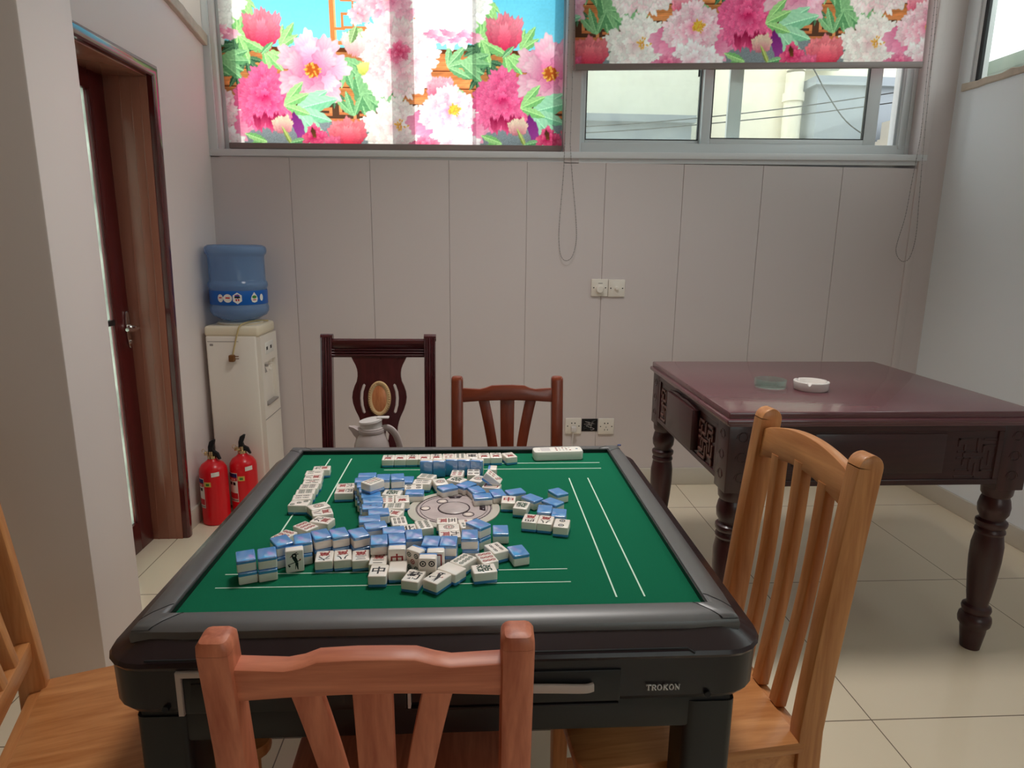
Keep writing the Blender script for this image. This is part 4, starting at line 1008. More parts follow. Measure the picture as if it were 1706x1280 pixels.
for name, L, m in (('side_apron', hy-.092, lambda s: Matrix.Translation((s*(hx-.012), 0, 0)) @ Matrix.Rotation(s*PI/2, 4, 'Z') @ Matrix.Scale(-1, 4, (0, 1, 0))), ('front_apron', hx-.092, lambda s: Matrix.Translation((0, s*(hy-.012), 0)) @ Matrix.Scale(s, 4, (0, 1, 0)))):
    for s in (-1, 1):
        b = B(); fb = lambda a, c, d, e, f, g: b.box(a, c, d, e, f, g, bev=.0015, seg=1)
        apron(b, fb, L)
        b.xform(m(s)); bmesh.ops.recalc_face_normals(b.bm, faces=b.bm.faces[:])
        ap = part(name, b, 'rosex' if name[0] == 'f' else 'rosey', t)
        if name == 'side_apron':
            zlo = .600; cw = .0195
            for c in (-1, 1):
                b = B(); u0 = c*.222-.0585
                for (i0, j0, i1, j1) in FRET:
                    b.box(u0+min(i0, i1)*cw-.0042, u0+max(i0, i1)*cw+.0042, .0, .006, zlo+min(j0, j1)*cw-.0042, zlo+max(j0, j1)*cw+.0042, bev=.001, seg=1)
                b.xform(m(s)); bmesh.ops.recalc_face_normals(b.bm, faces=b.bm.faces[:])
                part('fretwork', b, 'fret', ap)
            b = B().box(-.145, .145, -.004, .026, .604, .742, bev=.003)
            b.prism([(-.155, .742), (-.12, .748), (-.05, .754), (0, .750), (.05, .754), (.12, .748), (.155, .742)], 'xz', .0, .016, bev=.001)
            b.xform(m(s)); bmesh.ops.recalc_face_normals(b.bm, faces=b.bm.faces[:])
            part('drawer', b, 'rosey', ap)
        else:
            b = B(); zlo = .600
            for c in (-1, 1):
                u0 = c*.30-.0585
                for (i0, j0, i1, j1) in FRET: b.box(u0+min(i0, i1)*.0195-.0036, u0+max(i0, i1)*.0195+.0036, .0, .002, zlo+min(j0, j1)*.0195-.0036, zlo+max(j0, j1)*.0195+.0036, bev=.001, seg=1)
            b.box(-.20, .20, .0, .003, .612, .735, bev=.0015)
            b.xform(m(s)); bmesh.ops.recalc_face_normals(b.bm, faces=b.bm.faces[:])
            part('relief_panel', b, 'rosex', ap)
b = B().tube([(0, 0, 0), (.002, 0, -.03), (.001, 0, -.052)], .0025, 6).lathe([(.003, -.05), (.008, -.058), (.010, -.072), (.006, -.085), (0, -.09)], (.001, 0, 0), 12)
part('pull_tassel', b, 'darkz', t, loc=(1.172-1.195, -hy+.03, .577))

t = thing('ashtray', 'clear green glass ashtray on the rosewood table', 'ashtray', (1.000, 2.118, TZ+.0005), 0)
part('bowl', B().lathe([(0, 0), (.046, 0), (.050, .003), (.052, .024), (.0515, .026), (.047, .026), (.0445, .009), (0, .008)], (0, 0, 0), 48, cap=False), 'ash_glass', t)
t = thing('ashtray', 'round white ashtray with notched rim on the rosewood table', 'ashtray', (1.117, 2.070, TZ+.0005), rad(10))
b = B().lathe([(0, .003), (.050, .0), (.054, .005), (.056, .028), (.0545, .030), (.048, .030), (.046, .026), (.0445, .014), (0, .012)], (0, 0, 0), 72, cap=False)
for v in b.bm.verts:
    a = math.degrees(math.atan2(v.co.y, v.co.x)) % 360; r = math.hypot(v.co.x, v.co.y)
    if v.co.z > .025 and r > .045 and min(abs(a-k) for k in (107.5, -13+360, 227.5)) < 4: v.co.z -= .008
part('bowl', b, 'porcelain', t)

# ------------------------------------------------------------------ water dispenser, bottle, extinguishers
t = thing('water_dispenser', 'tall white water dispenser in the far left corner', 'dispenser', (-1.113, 3.170, 0))
x0, x1, y0, y1 = -.122, .122, -.125, .125
part('cabinet', B().box(x0, x1-.012, y0, y1, .012, .845, bev=.012, seg=3), 'appliance', t)
part('top_cover', B().box(x0-.002, x1, y0-.002, y1, .838, .888, bev=.014, seg=3).lathe([(.100, .886), (.104, .892), (.098, .898), (.05, .899)], (0, .005, 0), 36), 'appliance_top', t)
b = B().holed([(y0+.004, .02), (y1-.004, .02), (y1-.004, .836), (y0+.004, .836)], [[(-.085, .50), (.085, .50), (.085, .71), (-.085, .71)]], 'yz', x1-.02, x1+.004)
fr = part('front_panel', b, 'appliance', t)
part('tap_recess', B().box(x1-.06, x1-.055, -.09, .09, .49, .72).box(x1-.06, x1-.004, -.085, .085, .497, .502), 'appliance_grey', fr)
part('drip_tray', B().box(x1-.05, x1+.012, -.075, .075, .502, .512, bev=.003), 'appliance_grey', fr)
for yv, m in ((-.035, 'appliance_grey'), (.035, 'plate')):
    part('tap', B().tube([(x1-.05, yv, .675), (x1-.015, yv, .675), (x1-.008, yv, .655)], .008, 10).box(x1-.02, x1+.004, yv-.008, yv+.008, .684, .694, bev=.002), m, fr)
part('indicator_panel', B().box(x1+.003, x1+.006, -.06, .06, .745, .80, bev=.001).box(x1+.0055, x1+.007, -.05, -.03, .765, .78, mi=1).box(x1+.0055, x1+.007, .01, .03, .765, .78), ['paper', 'ink'], fr)
part('door_seam', B().box(x1+.003, x1+.0055, -.12, .12, .44, .443), 'appliance_grey', fr)
part('panel_seam', B().box(x0+.01, x0+.15, y0-.0008, y0+.002, .815, .8175).box(x0+.02, x0+.035, y0-.001, y0+.002, .796, .806), 'appliance_grey', t)
c = B().tube(smooth_path([(.11, .06, .893), (.085, -.02, .902), (.055, -.09, .900), (.040, -.128, .888), (.030, -.133, .86), (.018, -.132, .82), (.006, -.132, .775), (.002, -.133, .755)], 8), .0036, 8)
cd = part('power_cord', c, 'cord', t)
part('power_plug', B().box(-.014, .012, -.152, -.128, .725, .757, bev=.005).box(.010, .030, -.144, -.140, .748, .752, bev=.001).box(.010, .028, -.138, -.134, .736, .740, bev=.001), 'plug_brown', cd)

t = thing('water_bottle', 'large blue water bottle upside down on the white dispenser', 'bottle', (-1.106, 3.158, .8998))
bp = [(.052, .0), (.062, .004), (.088, .014), (.118, .030), (.129, .048), (.130, .066), (.126, .076), (.1255, .082), (.1255, .150), (.127, .156), (.130, .163), (.131, .170), (.129, .182), (.124, .188), (.1225, .196), (.122, .296), (.125, .306), (.131, .312), (.134, .322), (.134, .334), (.130, .344), (.118, .351), (.09, .353), (0, .351)]
part('body', B().lathe(bp, (0, 0, 0), 48, cap=False), 'bottle', t)
R_ = .1268
lab = part('label', B().lathe([(R_, .0835), (R_+.0004, .085), (R_+.0004, .146), (R_, .1475)], (0, 0, 0), 64, cap=False), 'blue_label', t)
def cyl(b, poly, r, a0, zc, mi):
    """a small flat figure (across, up) wrapped on a cylinder of radius r round angle a0"""
    vs = [b.bm.verts.new((r*math.cos(a0+u/r), r*math.sin(a0+u/r), zc+v)) for u, v in poly]
    f = b.bm.faces.new(vs); f.material_index = mi; f.normal_update()
    if f.normal.dot(Vector((math.cos(a0), math.sin(a0), 0))) < 0: f.normal_flip()
def ell(rx, rz, n=20): return [(rx*math.cos(2*PI*i/n), rz*math.sin(2*PI*i/n)) for i in range(n)]
b = B(); RR = R_+.0012; A0 = math.atan2(-3.15, 1.103)    # angle that faces the viewer
hexa = [(.022*math.cos(PI/2+PI/3*i), .026*math.sin(PI/2+PI/3*i)) for i in range(6)]
for u, poly, mi in ((-.008, hexa, 0), (-.050, ell(.020, .019), 0), (-.050+.0, [(-.018, -.006), (-.036, 0), (-.018, .008)], 0), (-.085, ell(.014, .018), 0), (.068, [(0, .026), (.012, .010), (.017, -.004), (.012, -.018), (0, -.022), (-.012, -.018), (-.017, -.004), (-.012, .010)], 0), (.108, ell(.010, .016), 0)):
    cyl(b, poly, RR, A0+u/RR, .115, mi)
RR += .0004
for u, v, poly, mi in ((-.008, .004, [(-.012, -.003), (.012, -.003), (.012, .004), (-.012, .004)], 1), (-.008, .013, [(-.01, -.001), (.01, -.001), (.01, .001), (-.01, .001)], 3), (-.013, -.006, [(-.003, -.006), (.003, -.006), (.003, .003), (-.003, .003)], 3), (-.003, -.006, [(-.003, -.006), (.003, -.006), (.003, .003), (-.003, .003)], 3),
                       (.068, .004, ell(.011, .007), 2), (.068, -.009, [(-.008, -.002), (.008, -.002), (.008, .002), (-.008, .002)], 3), (-.050, .002, [(-.010, -.003), (.010, -.003), (.010, .003), (-.010, .003)], 3), (-.085, .002, [(-.007, -.002), (.007, -.002), (.007, .003), (-.007, .003)], 3)):
    cyl(b, poly, RR, A0+u/RR, .115+v, mi)
part('label_print', b, ['paper', 'ink', 'green_print', 'redprint'], lab, angle=0)

def extinguisher(loc, label, rz):
    t = thing('fire_extinguisher', label, 'extinguisher', loc, rz, 'fire extinguishers by the water dispenser')
    r = .060
    part('cylinder', B().lathe([(r-.006, 0), (r, .006), (r, .245), (r-.003, .262), (r-.014, .280), (r-.032, .292), (.022, .298), (.018, .305)], (0, 0, 0), 36), 'red', t)
    part('valve', B().lathe([(.017, .302), (.020, .306), (.020, .318), (.012, .320), (.012, .338)], (0, 0, 0), 18).box(-.032, .0, -.010, .010, .318, .334, bev=.003), 'brass', t)
    h = B().prism([(-.014, .318), (.018, .318), (.034, .300), (.040, .302), (.030, .330), (.012, .342), (.008, .356), (.016, .376), (.020, .392), (.012, .394), (-.004, .384), (-.012, .360)], 'xz', -.009, .009, bev=.003)
    part('squeeze_handle', h, 'ink', t)
    part('safety_ring', B().tube([(-.030+.008*math.cos(a), -.013, .340+.010*math.sin(a)) for a in [2*PI*i/14 for i in range(15)]], .0013, 6, up=(0, 1, 0)), 'brass', t)
    n = 10
    def patch(a0, a1, z0, z1, rr, mi, b):
        vs = [[b.bm.verts.new((rr*math.cos(rad(a0+(a1-a0)*i/n)), rr*math.sin(rad(a0+(a1-a0)*i/n)), z)) for z in (z0, z1)] for i in range(n+1)]
        for i in range(n): b.bm.faces.new([vs[i][0], vs[i+1][0], vs[i+1][1], vs[i][1]]).material_index = mi
    b = B()
    patch(-192, -107, .085, .225, r+.0006, 0, b)
    patch(-190, -109, .203, .222, r+.0010, 1, b); patch(-190, -109, .187, .203, r+.0010, 2, b); patch(-190, -109, .100, .128, r+.0010, 2, b); patch(-190, -109, .088, .096, r+.0010, 4, b)
    patch(-131, -117, .166, .180, r+.0010, 3, b); patch(-151, -136, .166, .180, r+.0010, 3, b); patch(-171, -157, .166, .180, r+.0010, 3, b)
    for k in range(3): patch(-140+k*9, -136+k*9, .190, .198, r+.0013, 0, b)
    part('label', b, ['paper', 'blueprint', 'redprint', 'ink', 'appliance_grey'], t, angle=0)
    b = B(); patch(-104, -76, .188, .210, r+.0007, 0, b); patch(-97, -83, .193, .204, r+.0011, 1, b)
    part('inspection_sticker', b, ['yellow', 'green_print'], t, angle=0)
    b = B(); patch(-72, -40, .232, .252, r+.0016, 0, b)
    for v in b.bm.verts: v.co.z += .004*(v.co.x/.06)
    part('date_sticker', b, 'paper', t, angle=0)
    return t
extinguisher((-1.190, 2.900, 0), 'red fire extinguisher standing nearer the door, left of its twin', rad(-6))
extinguisher((-1.082, 2.974, 0), 'red fire extinguisher standing close before the water dispenser, right of its twin', rad(8))

# ------------------------------------------------------------------ switches and sockets on the back wall
def plate(name, label, cat, x, z, group):
    t = thing(name, label, cat, (x, YB, z), 0, group)
    part('cover_plate', B().prism(rrect(-.0425, .0425, -.043, .043, .004, 3), 'xz', -.010, -.0002, bev=.003), 'plate', t)
    b = B()
    for s in (-1, 1): b.lathe([(.0032, -.0106), (.0032, -.0095)], (s*.030, 0, 0), 12, axis='y')
    part('screw_cap', b, 'ink', t)
    return t
t = plate('dimmer_switch', 'square wall plate with a round dimmer knob, left of a twin plate', 'switch', .629, 1.057, 'wall plates')
part('knob', B().lathe([(.019, -.010), (.019, -.020), (.016, -.028), (.0, -.029)], (0, 0, -.008), 28, axis='y'), 'plate', t)
part('printed_mark', B().box(-.008, .014, -.0106, -.0098, .021, .0245), 'appliance_grey', t)
t = plate('dimmer_switch', 'square wall plate with a small knob, right of the one with the big knob', 'switch', .716, 1.055, 'wall plates')
part('knob', B().lathe([(.011, -.010), (.011, -.013), (.008, -.014), (.008, -.022), (0, -.023)], (0, 0, 0), 24, axis='y'), 'plate', t)
t = plate('wall_socket', 'white wall socket with a plug in it, left of the dark hole', 'socket', .517, .333, 'wall plates')
b = B()
for s in (-1, 1): b.lathe([(.0035, -.0106), (.0035, -.0095)], (s*.0085, 0, .016), 10, axis='y')
part('pin_holes', b, 'ink', t)
t = plate('wall_socket', 'white wall socket with empty holes, right of the dark hole', 'socket', .692, .330, 'wall plates')
b = B()
for s in (-1, 1):
    b.lathe([(.0035, -.0106), (.0035, -.0095)], (s*.0085, 0, .017), 10, axis='y'); b.box(s*.008-.0015, s*.008+.0015, -.0106, -.0096, -.022, -.014)
b.box(-.0015, .0015, -.0106, -.0096, -.007, -.001)
part('pin_holes', b, 'ink', t)
t = thing('junction_box', 'dark open wall box with loose wires between two white sockets', 'wall box', (.605, YB, .336))
part('opening', B().box(-.042, .042, -.0022, .004, -.034, .034), 'hole', t)
b = B(); random.seed(3)
for i in range(7):
    P = [(random.uniform(-.034, .034), random.uniform(-.004, -.003), random.uniform(-.027, .027)) for _ in range(4)]; b.tube(smooth_path(P, 4), .0016, 5, mi=i % 2)
part('wires', b, ['cable', 'appliance_grey'], t)
t = thing('power_plug', 'pale plug with a hanging cord in the left wall socket', 'plug', (.517, YB-.0105, .322))
part('body', B().box(-.014, .014, -.030, -.0004, -.016, .012, bev=.005), 'jug_lid', t)
part('cord', B().tube(smooth_path([(.0, -.022, -.012), (-.004, -.024, -.03), (-.007, -.020, -.09), (-.008, -.016, -.20), (-.01, -.012, -.31)], 6), .0028, 8), 'jug_lid', t)

# ------------------------------------------------------------------ mahjong tiles: (x, y, base z, turn, pose, edge, face, flip, group, label)
TILES = [
(-0.2109,1.5349,0.7380,2.0,'up','s','w7',0,'face-up row along the far edge of the felt','white face-up mahjong tile, first from the left in the far row'),
(-0.1820,1.5359,0.7380,2.0,'up','s','w1',0,'face-up row along the far edge of the felt','white face-up mahjong tile, second from the left in the far row'),
(-0.1532,1.5369,0.7380,2.0,'up','s','w5',0,'face-up row along the far edge of the felt','white face-up mahjong tile, third from the left in the far row'),
(-0.1244,1.5376,0.7380,2.0,'up','s','w1',0,'face-up row along the far edge of the felt','white face-up mahjong tile, fourth from the left in the far row'),
(-0.0950,1.5397,0.7380,3.9,'up','s','w5',0,'face-up row along the far edge of the felt','white face-up mahjong tile, fifth from the left in the far row'),
(-0.0656,1.5410,0.7380,2.0,'up','s','d7',0,'face-up row along the far edge of the felt','white face-up mahjong tile, sixth from the left in the far row'),
(-0.0367,1.5420,0.7380,2.0,'up','s','d8',0,'face-up row along the far edge of the felt','white face-up mahjong tile, seventh from the left in the far row'),
(-0.0076,1.5427,0.7380,2.0,'up','s','wE',0,'face-up row along the far edge of the felt','white face-up mahjong tile, eighth from the left in the far row'),
(0.0218,1.5448,0.7380,3.9,'up','s','w3',0,'face-up row along the far edge of the felt','white face-up mahjong tile, ninth from the left in the far row'),
(0.0513,1.5460,0.7380,2.0,'up','s','w6',0,'face-up row along the far edge of the felt','white face-up mahjong tile, tenth from the left in the far row'),
(0.0850,1.5472,0.7380,17.8,'up','s','w2',0,'face-up row along the far edge of the felt','white face-up tile turned slightly, last at the right end of the far row'),
(-0.1126,1.4549,0.7380,0.0,'sb','s','d3',0,'standing tiles with blue backs turned to the viewer','upright tile showing its blue back, first from the left of five beyond the disc'),
(-0.0834,1.4555,0.7380,2.0,'sb','s','d3',0,'standing tiles with blue backs turned to the viewer','upright tile showing its blue back, second from the left of five beyond the disc'),
(-0.0539,1.4636,0.7380,-2.0,'sb','s','d3',0,'standing tiles with blue backs turned to the viewer','upright tile showing its blue back, third from the left of five beyond the disc'),
(-0.0251,1.4616,0.7380,-2.0,'sb','s','d3',0,'standing tiles with blue backs turned to the viewer','upright tile showing its blue back, fourth from the left of five beyond the disc'),
(0.0050,1.4566,0.7380,-13.0,'sb','s','d3',0,'standing tiles with blue backs turned to the viewer','upright tile showing its blue back, fifth from the left of five beyond the disc'),
(-0.3542,1.4615,0.7380,6.0,'up','l','w9',0,'overlapping column of face-up tiles at the left of the felt','white face-up tile, first from the far end of the column along the left rail'),
(-0.3641,1.4312,0.7380,4.2,'up','l','b3',1,'overlapping column of face-up tiles at the left of the felt','white face-up tile, second from the far end of the column along the left rail'),
(-0.3595,1.4026,0.7380,4.2,'up','l','w8',0,'overlapping column of face-up tiles at the left of the felt','white face-up tile, third from the far end of the column along the left rail'),
(-0.3550,1.3736,0.7380,5.7,'up','l','b5',1,'overlapping column of face-up tiles at the left of the felt','white face-up tile, fourth from the far end of the column along the left rail'),
(-0.3551,1.3442,0.7380,4.3,'up','l','b6',0,'overlapping column of face-up tiles at the left of the felt','white face-up tile, fifth from the far end of the column along the left rail'),
(-0.3549,1.3144,0.7380,7.0,'up','l','b8',1,'overlapping column of face-up tiles at the left of the felt','white face-up tile, sixth from the far end of the column along the left rail'),
(-0.3537,1.2853,0.7380,7.3,'up','l','b4',0,'overlapping column of face-up tiles at the left of the felt','white face-up tile, seventh from the far end of the column along the left rail'),
(-0.3519,1.2529,0.7380,-2.9,'up','l','d3',1,'overlapping column of face-up tiles at the left of the felt','white face-up tile, eighth from the far end of the column along the left rail'),
(-0.3099,1.2363,0.7380,35.5,'up','l','d1',0,'curve of face-up tiles near the left column','white mahjong tile with one big circle, touching the near end of the left column'),
(-0.2957,1.2055,0.7380,19.4,'up','l','w8',0,'curve of face-up tiles near the left column','white character tile just behind the nearer of two character tiles in the left curve'),
(-0.2873,1.1683,0.7380,-18.4,'up','l','w9',0,'curve of face-up tiles near the left column','white character tile with its long side to the viewer, third along the left curve'),
(-0.3116,1.1420,0.7380,-37.6,'up','l','d9',0,'curve of face-up tiles near the left column','white mahjong tile with many red circles, turned askew beside the first green line'),
(-0.3403,1.1052,0.7380,-28.0,'up','s','d9',0,'curve of face-up tiles near the left column','white tile with pink circles partly hidden behind the rotated top tile of the near wall'),
(-0.2775,1.3464,0.7380,6.0,'up','l','w6',1,'pair of face-up tiles left of the blue wall','farther of two white character tiles lying side by side left of the blue wall'),
(-0.2743,1.3163,0.7380,2.9,'up','l','w4',1,'pair of face-up tiles left of the blue wall','nearer of two white character tiles lying side by side left of the blue wall'),
(-0.2330,1.3573,0.7580,4.9,'dn','l','d2',0,'upper row of the blue-backed wall left of the disc','upper blue-backed tile at the far left corner of the wall, long side to the viewer'),
(-0.2334,1.3525,0.7380,4.9,'dn','l','d5',0,'lower row of the blue-backed wall left of the disc','lower tile under the far left corner of the blue wall'),
(-0.1968,1.3434,0.7580,4.2,'dn','s','d2',0,'upper row of the blue-backed wall left of the disc','upper blue-backed tile between the corner tile and the right end of the short far arm'),
(-0.1983,1.3410,0.7380,4.2,'dn','s','d5',0,'lower row of the blue-backed wall left of the disc','lower tile under the middle of the short far arm of the blue wall'),
(-0.1665,1.3454,0.7580,8.4,'dn','s','d2',0,'upper row of the blue-backed wall left of the disc','upper blue-backed tile at the right end of the short far arm'),
(-0.1676,1.3412,0.7380,8.4,'dn','s','d5',0,'lower row of the blue-backed wall left of the disc','lower tile under the right end of the short far arm of the blue wall'),
(-0.2350,1.3273,0.7580,7.5,'dn','l','d2',0,'upper row of the blue-backed wall left of the disc','blue tile, first from far end, upper row left of the disc'),
(-0.2348,1.3226,0.7380,7.5,'dn','l','d5',0,'lower row of the blue-backed wall left of the disc','lower tile beneath the first upper blue tile of the wall arm left of the disc'),
(-0.2256,1.2990,0.7580,9.2,'dn','l','d2',0,'upper row of the blue-backed wall left of the disc','blue tile, second from far end, upper row left of the disc'),
(-0.2287,1.2937,0.7380,9.2,'dn','l','d5',0,'lower row of the blue-backed wall left of the disc','lower tile beneath the second upper blue tile of the wall arm left of the disc'),
(-0.2165,1.2706,0.7580,11.3,'dn','l','d2',0,'upper row of the blue-backed wall left of the disc','blue tile, third from far end, upper row left of the disc'),
(-0.2199,1.2654,0.7380,11.3,'dn','l','d5',0,'lower row of the blue-backed wall left of the disc','lower tile beneath the third upper blue tile of the wall arm left of the disc'),
(-0.2074,1.2426,0.7580,10.0,'dn','l','d2',0,'upper row of the blue-backed wall left of the disc','blue tile, fourth from far end, upper row left of the disc'),
(-0.2105,1.2374,0.7380,10.0,'dn','l','d5',0,'lower row of the blue-backed wall left of the disc','lower tile beneath the fourth upper blue tile of the wall arm left of the disc'),
(-0.1994,1.2140,0.7580,12.3,'dn','l','d2',0,'upper row of the blue-backed wall left of the disc','blue tile, fifth from far end, upper row left of the disc'),
(-0.2036,1.2083,0.7380,12.3,'dn','l','d5',0,'lower row of the blue-backed wall left of the disc','lower tile beneath the fifth upper blue tile of the wall arm left of the disc'),
(-0.1962,1.1848,0.7580,12.5,'dn','l','d2',0,'upper row of the blue-backed wall left of the disc','blue tile with two black specks, sixth from far end, upper row left of the disc'),
(-0.2012,1.1792,0.7380,12.5,'dn','l','d5',0,'lower row of the blue-backed wall left of the disc','lower tile beneath the sixth upper blue tile of the wall arm left of the disc'),
(-0.1803,1.1581,0.7580,10.7,'dn','l','d2',0,'upper row of the blue-backed wall left of the disc','blue tile, seventh from far end, upper row left of the disc'),
(-0.1844,1.1528,0.7380,10.7,'dn','l','d5',0,'lower row of the blue-backed wall left of the disc','lower tile beneath the seventh upper blue tile of the wall arm left of the disc'),
(-0.1920,1.1260,0.7580,12.2,'dn','l','d2',0,'upper row of the blue-backed wall left of the disc','blue tile, eighth from far end, upper row left of the disc'),
(-0.1920,1.1214,0.7380,12.2,'dn','l','d5',0,'lower row of the blue-backed wall left of the disc','lower tile beneath the eighth upper blue tile of the wall arm left of the disc'),
(-0.1773,1.0985,0.7580,17.4,'dn','l','d2',0,'upper row of the blue-backed wall left of the disc','blue tile, ninth from far end, upper row left of the disc'),
(-0.1763,1.0942,0.7380,17.4,'dn','l','d5',0,'lower row of the blue-backed wall left of the disc','lower tile beneath the ninth upper blue tile of the wall arm left of the disc'),
(-0.1425,1.0765,0.7580,9.5,'dn','l','d2',0,'upper row of the blue-backed wall left of the disc','blue tile, tenth from far end, upper row left of the disc'),
(-0.1339,1.0878,0.7380,9.5,'dn','l','d5',0,'lower row of the blue-backed wall left of the disc','lower tile beneath the tenth upper blue tile of the wall arm left of the disc'),
(-0.2070,1.2659,0.7780,-40.0,'up','s','b9',0,'tile lying on the blue wall','white tile with nine bamboo sticks lying on top of the blue wall'),
(-0.1731,1.3044,0.7380,-7.9,'up','l','zF',0,'face-up tiles between the blue wall and the disc','white tile with a dark green sign in shade beside the blue wall'),
(-0.1792,1.2671,0.7380,6.7,'up','s','d6',0,'face-up tiles between the blue wall and the disc','white tile with rows of circles, squeezed between the blue wall and a one-line character tile'),
(-0.1490,1.2687,0.7380,8.1,'up','s','w1',0,'face-up tiles between the blue wall and the disc','white character tile with a single stroke, nearest the left edge of the disc'),
(-0.1604,1.2330,0.7380,0.0,'up','l','b8',0,'face-up tiles between the blue wall and the disc','white tile with rows of bamboo sticks just below the one-stroke character tile'),
(-0.1609,1.1989,0.7380,-16.9,'up','l','w7',0,'face-up tiles between the blue wall and the disc','white character tile cut across by the tile in front, beside the seventh blue tile'),
(-0.1432,1.1601,0.7380,13.0,'up','s','b6',0,'face-up tiles between the blue wall and the disc','white tile with six dark bamboo sticks at the lower left of the disc'),
(-0.0952,1.1424,0.7380,16.9,'up','s','d8',0,'face-up tiles between the blue wall and the disc','white tile with many red circles touching the lower left rim of the disc'),
(-0.1221,1.1248,0.7380,12.1,'up','s','wN',0,'face-up tiles between the blue wall and the disc','white tile with a curled black sign behind the near blue wall'),
(-0.1506,1.3820,0.7380,0.0,'dn','s','d2',0,'face-up tiles between the blue wall and the disc','blue-backed tile half hidden right of the short far arm of the wall'),
(-0.1316,1.3354,0.7380,3.7,'up','l','d4',0,'face-up tiles between the blue wall and the disc','narrow visible strip of a white tile behind the lone blue tile above the disc'),
(-0.1268,1.3060,0.7380,1.5,'dn','l','d2',0,'face-up tiles between the blue wall and the disc','blue-backed tile lying lengthwise just beyond the left rim of the disc'),
(-0.1083,1.4005,0.7380,-18.0,'up','l','b8',0,'jumble of tiles beyond the disc','white tile with rows of dots, farther of two left in the jumble beyond the disc'),
(-0.1159,1.3661,0.7380,-6.0,'up','l','b4',0,'jumble of tiles beyond the disc','white tile with four clusters, nearer of two left in the jumble beyond the disc'),
(-0.0404,1.4200,0.7380,-5.9,'up','s','d6',0,'jumble of tiles beyond the disc','white tile with green and red rows standing close before the blue backs'),
(-0.0035,1.4254,0.7380,0.0,'up','s','d4',0,'jumble of tiles beyond the disc','white tile with four dark circles before the rightmost blue back'),
(-0.0404,1.3785,0.7380,-33.0,'up','l','zF',0,'jumble of tiles beyond the disc','white tile with a black sign turned askew in the middle of the jumble'),
(0.0068,1.3822,0.7380,-25.0,'up','s','d1',0,'jumble of tiles beyond the disc','white tile with one red circle half covered by blue tiles beyond the disc'),
(-0.0763,1.3656,0.7380,16.0,'up','s','d1',0,'jumble of tiles beyond the disc','white tile with one patterned circle behind the large blue tile beyond the disc'),
(-0.0592,1.3326,0.7380,30.3,'dn','l','d2',0,'jumble of tiles beyond the disc','blue-backed tile jutting over the far rim of the disc'),
(-0.0193,1.3476,0.7380,43.8,'dn','l','d2',0,'jumble of tiles beyond the disc','blue-backed tile just right of the askew black-sign tile'),
(0.0027,1.3165,0.7380,23.7,'dn','s','d2',0,'jumble of tiles beyond the disc','blue-backed tile wedged against the white tile with a red frame'),
(0.0358,1.3375,0.7380,-14.0,'up','l','zB',0,'jumble of tiles beyond the disc','white tile with a red rectangle among the blue tiles beyond the disc'),
(0.0149,1.2810,0.7380,9.0,'dn','l','d2',0,'jumble of tiles beyond the disc','blue-backed tile, long side to the viewer, at the right far rim of the disc'),
(0.0472,1.2978,0.7380,14.0,'dn','s','d2',0,'jumble of tiles beyond the disc','blue-backed tile right of the one at the far rim of the disc'),
(0.0390,1.4022,0.7380,-5.4,'sr','t','d3',0,'jumble of tiles beyond the disc','small white end of a tile standing behind the leaning tile'),
(0.0851,1.3041,0.7380,19.9,'dn','l','d2',0,'loose tiles at the right of the disc','blue-backed tile farthest back of the chain of blue tiles right of the disc'),
(0.1179,1.2681,0.7380,-48.7,'dn','l','d2',0,'loose tiles at the right of the disc','blue-backed tile touching the red-sign tile right of the disc'),
(0.1580,1.2460,0.7380,-46.2,'dn','l','d2',0,'loose tiles at the right of the disc','blue-backed tile in the middle of the chain right of the disc'),
(0.1756,1.2998,0.7380,27.3,'dn','s','d2',0,'loose tiles at the right of the disc','blue-backed tile at the right end of the chain, nearest the right green line'),
(0.1376,1.2088,0.7380,-10.5,'dn','s','d2',0,'loose tiles at the right of the disc','left one of two blue-backed tiles behind three face-up tiles at the right'),
(0.1637,1.1892,0.7380,-10.5,'dn','s','d2',0,'loose tiles at the right of the disc','right one of two blue-backed tiles behind three face-up tiles at the right'),
(0.0683,1.2588,0.7380,-6.3,'up','s','zC',0,'loose tiles at the right of the disc','white tile with a red sign right of the disc'),
(0.0931,1.2290,0.7380,-15.9,'up','s','zF',0,'loose tiles at the right of the disc','white tile with a black sign in front of the red-sign tile'),
(0.1054,1.1634,0.7380,-14.5,'up','s','w4',1,'loose tiles at the right of the disc','left one of three white tiles in a row right of the disc'),
(0.1339,1.1557,0.7380,-15.1,'up','s','w8',1,'loose tiles at the right of the disc','middle one of three white tiles in a row right of the disc'),
(0.1624,1.1394,0.7380,-14.5,'up','s','d2',0,'loose tiles at the right of the disc','white tile with two circles at the right end of three in a row'),
(0.0465,1.1155,0.7380,0.0,'dn','s','d2',0,'loose tiles at the right of the disc','lone blue-backed tile on the felt at the lower right of the disc'),
(-0.3670,0.9882,0.7580,21.0,'dn','s','d2',0,'upper row of the near blue-backed wall','upper blue-backed tile at the very left end of the near wall'),
(-0.3650,0.9862,0.7380,21.0,'dn','s','d5',0,'lower row of the near blue-backed wall','lower tile of the stack at the very left end of the near wall'),
(-0.3360,0.9965,0.7580,19.1,'dn','s','d2',0,'upper row of the near blue-backed wall','upper blue-backed tile second from the left of the near wall'),
(-0.3356,0.9934,0.7380,19.1,'dn','s','d5',0,'lower row of the near blue-backed wall','lower tile of the second stack from the left of the near wall'),
(-0.3255,1.0413,0.7580,33.7,'dn','s','d2',0,'upper row of the near blue-backed wall','upper blue-backed tile turned askew behind the bird tile'),
(-0.3256,1.0386,0.7380,33.7,'dn','s','d5',0,'lower row of the near blue-backed wall','lower tile under the askew blue tile behind the bird tile'),
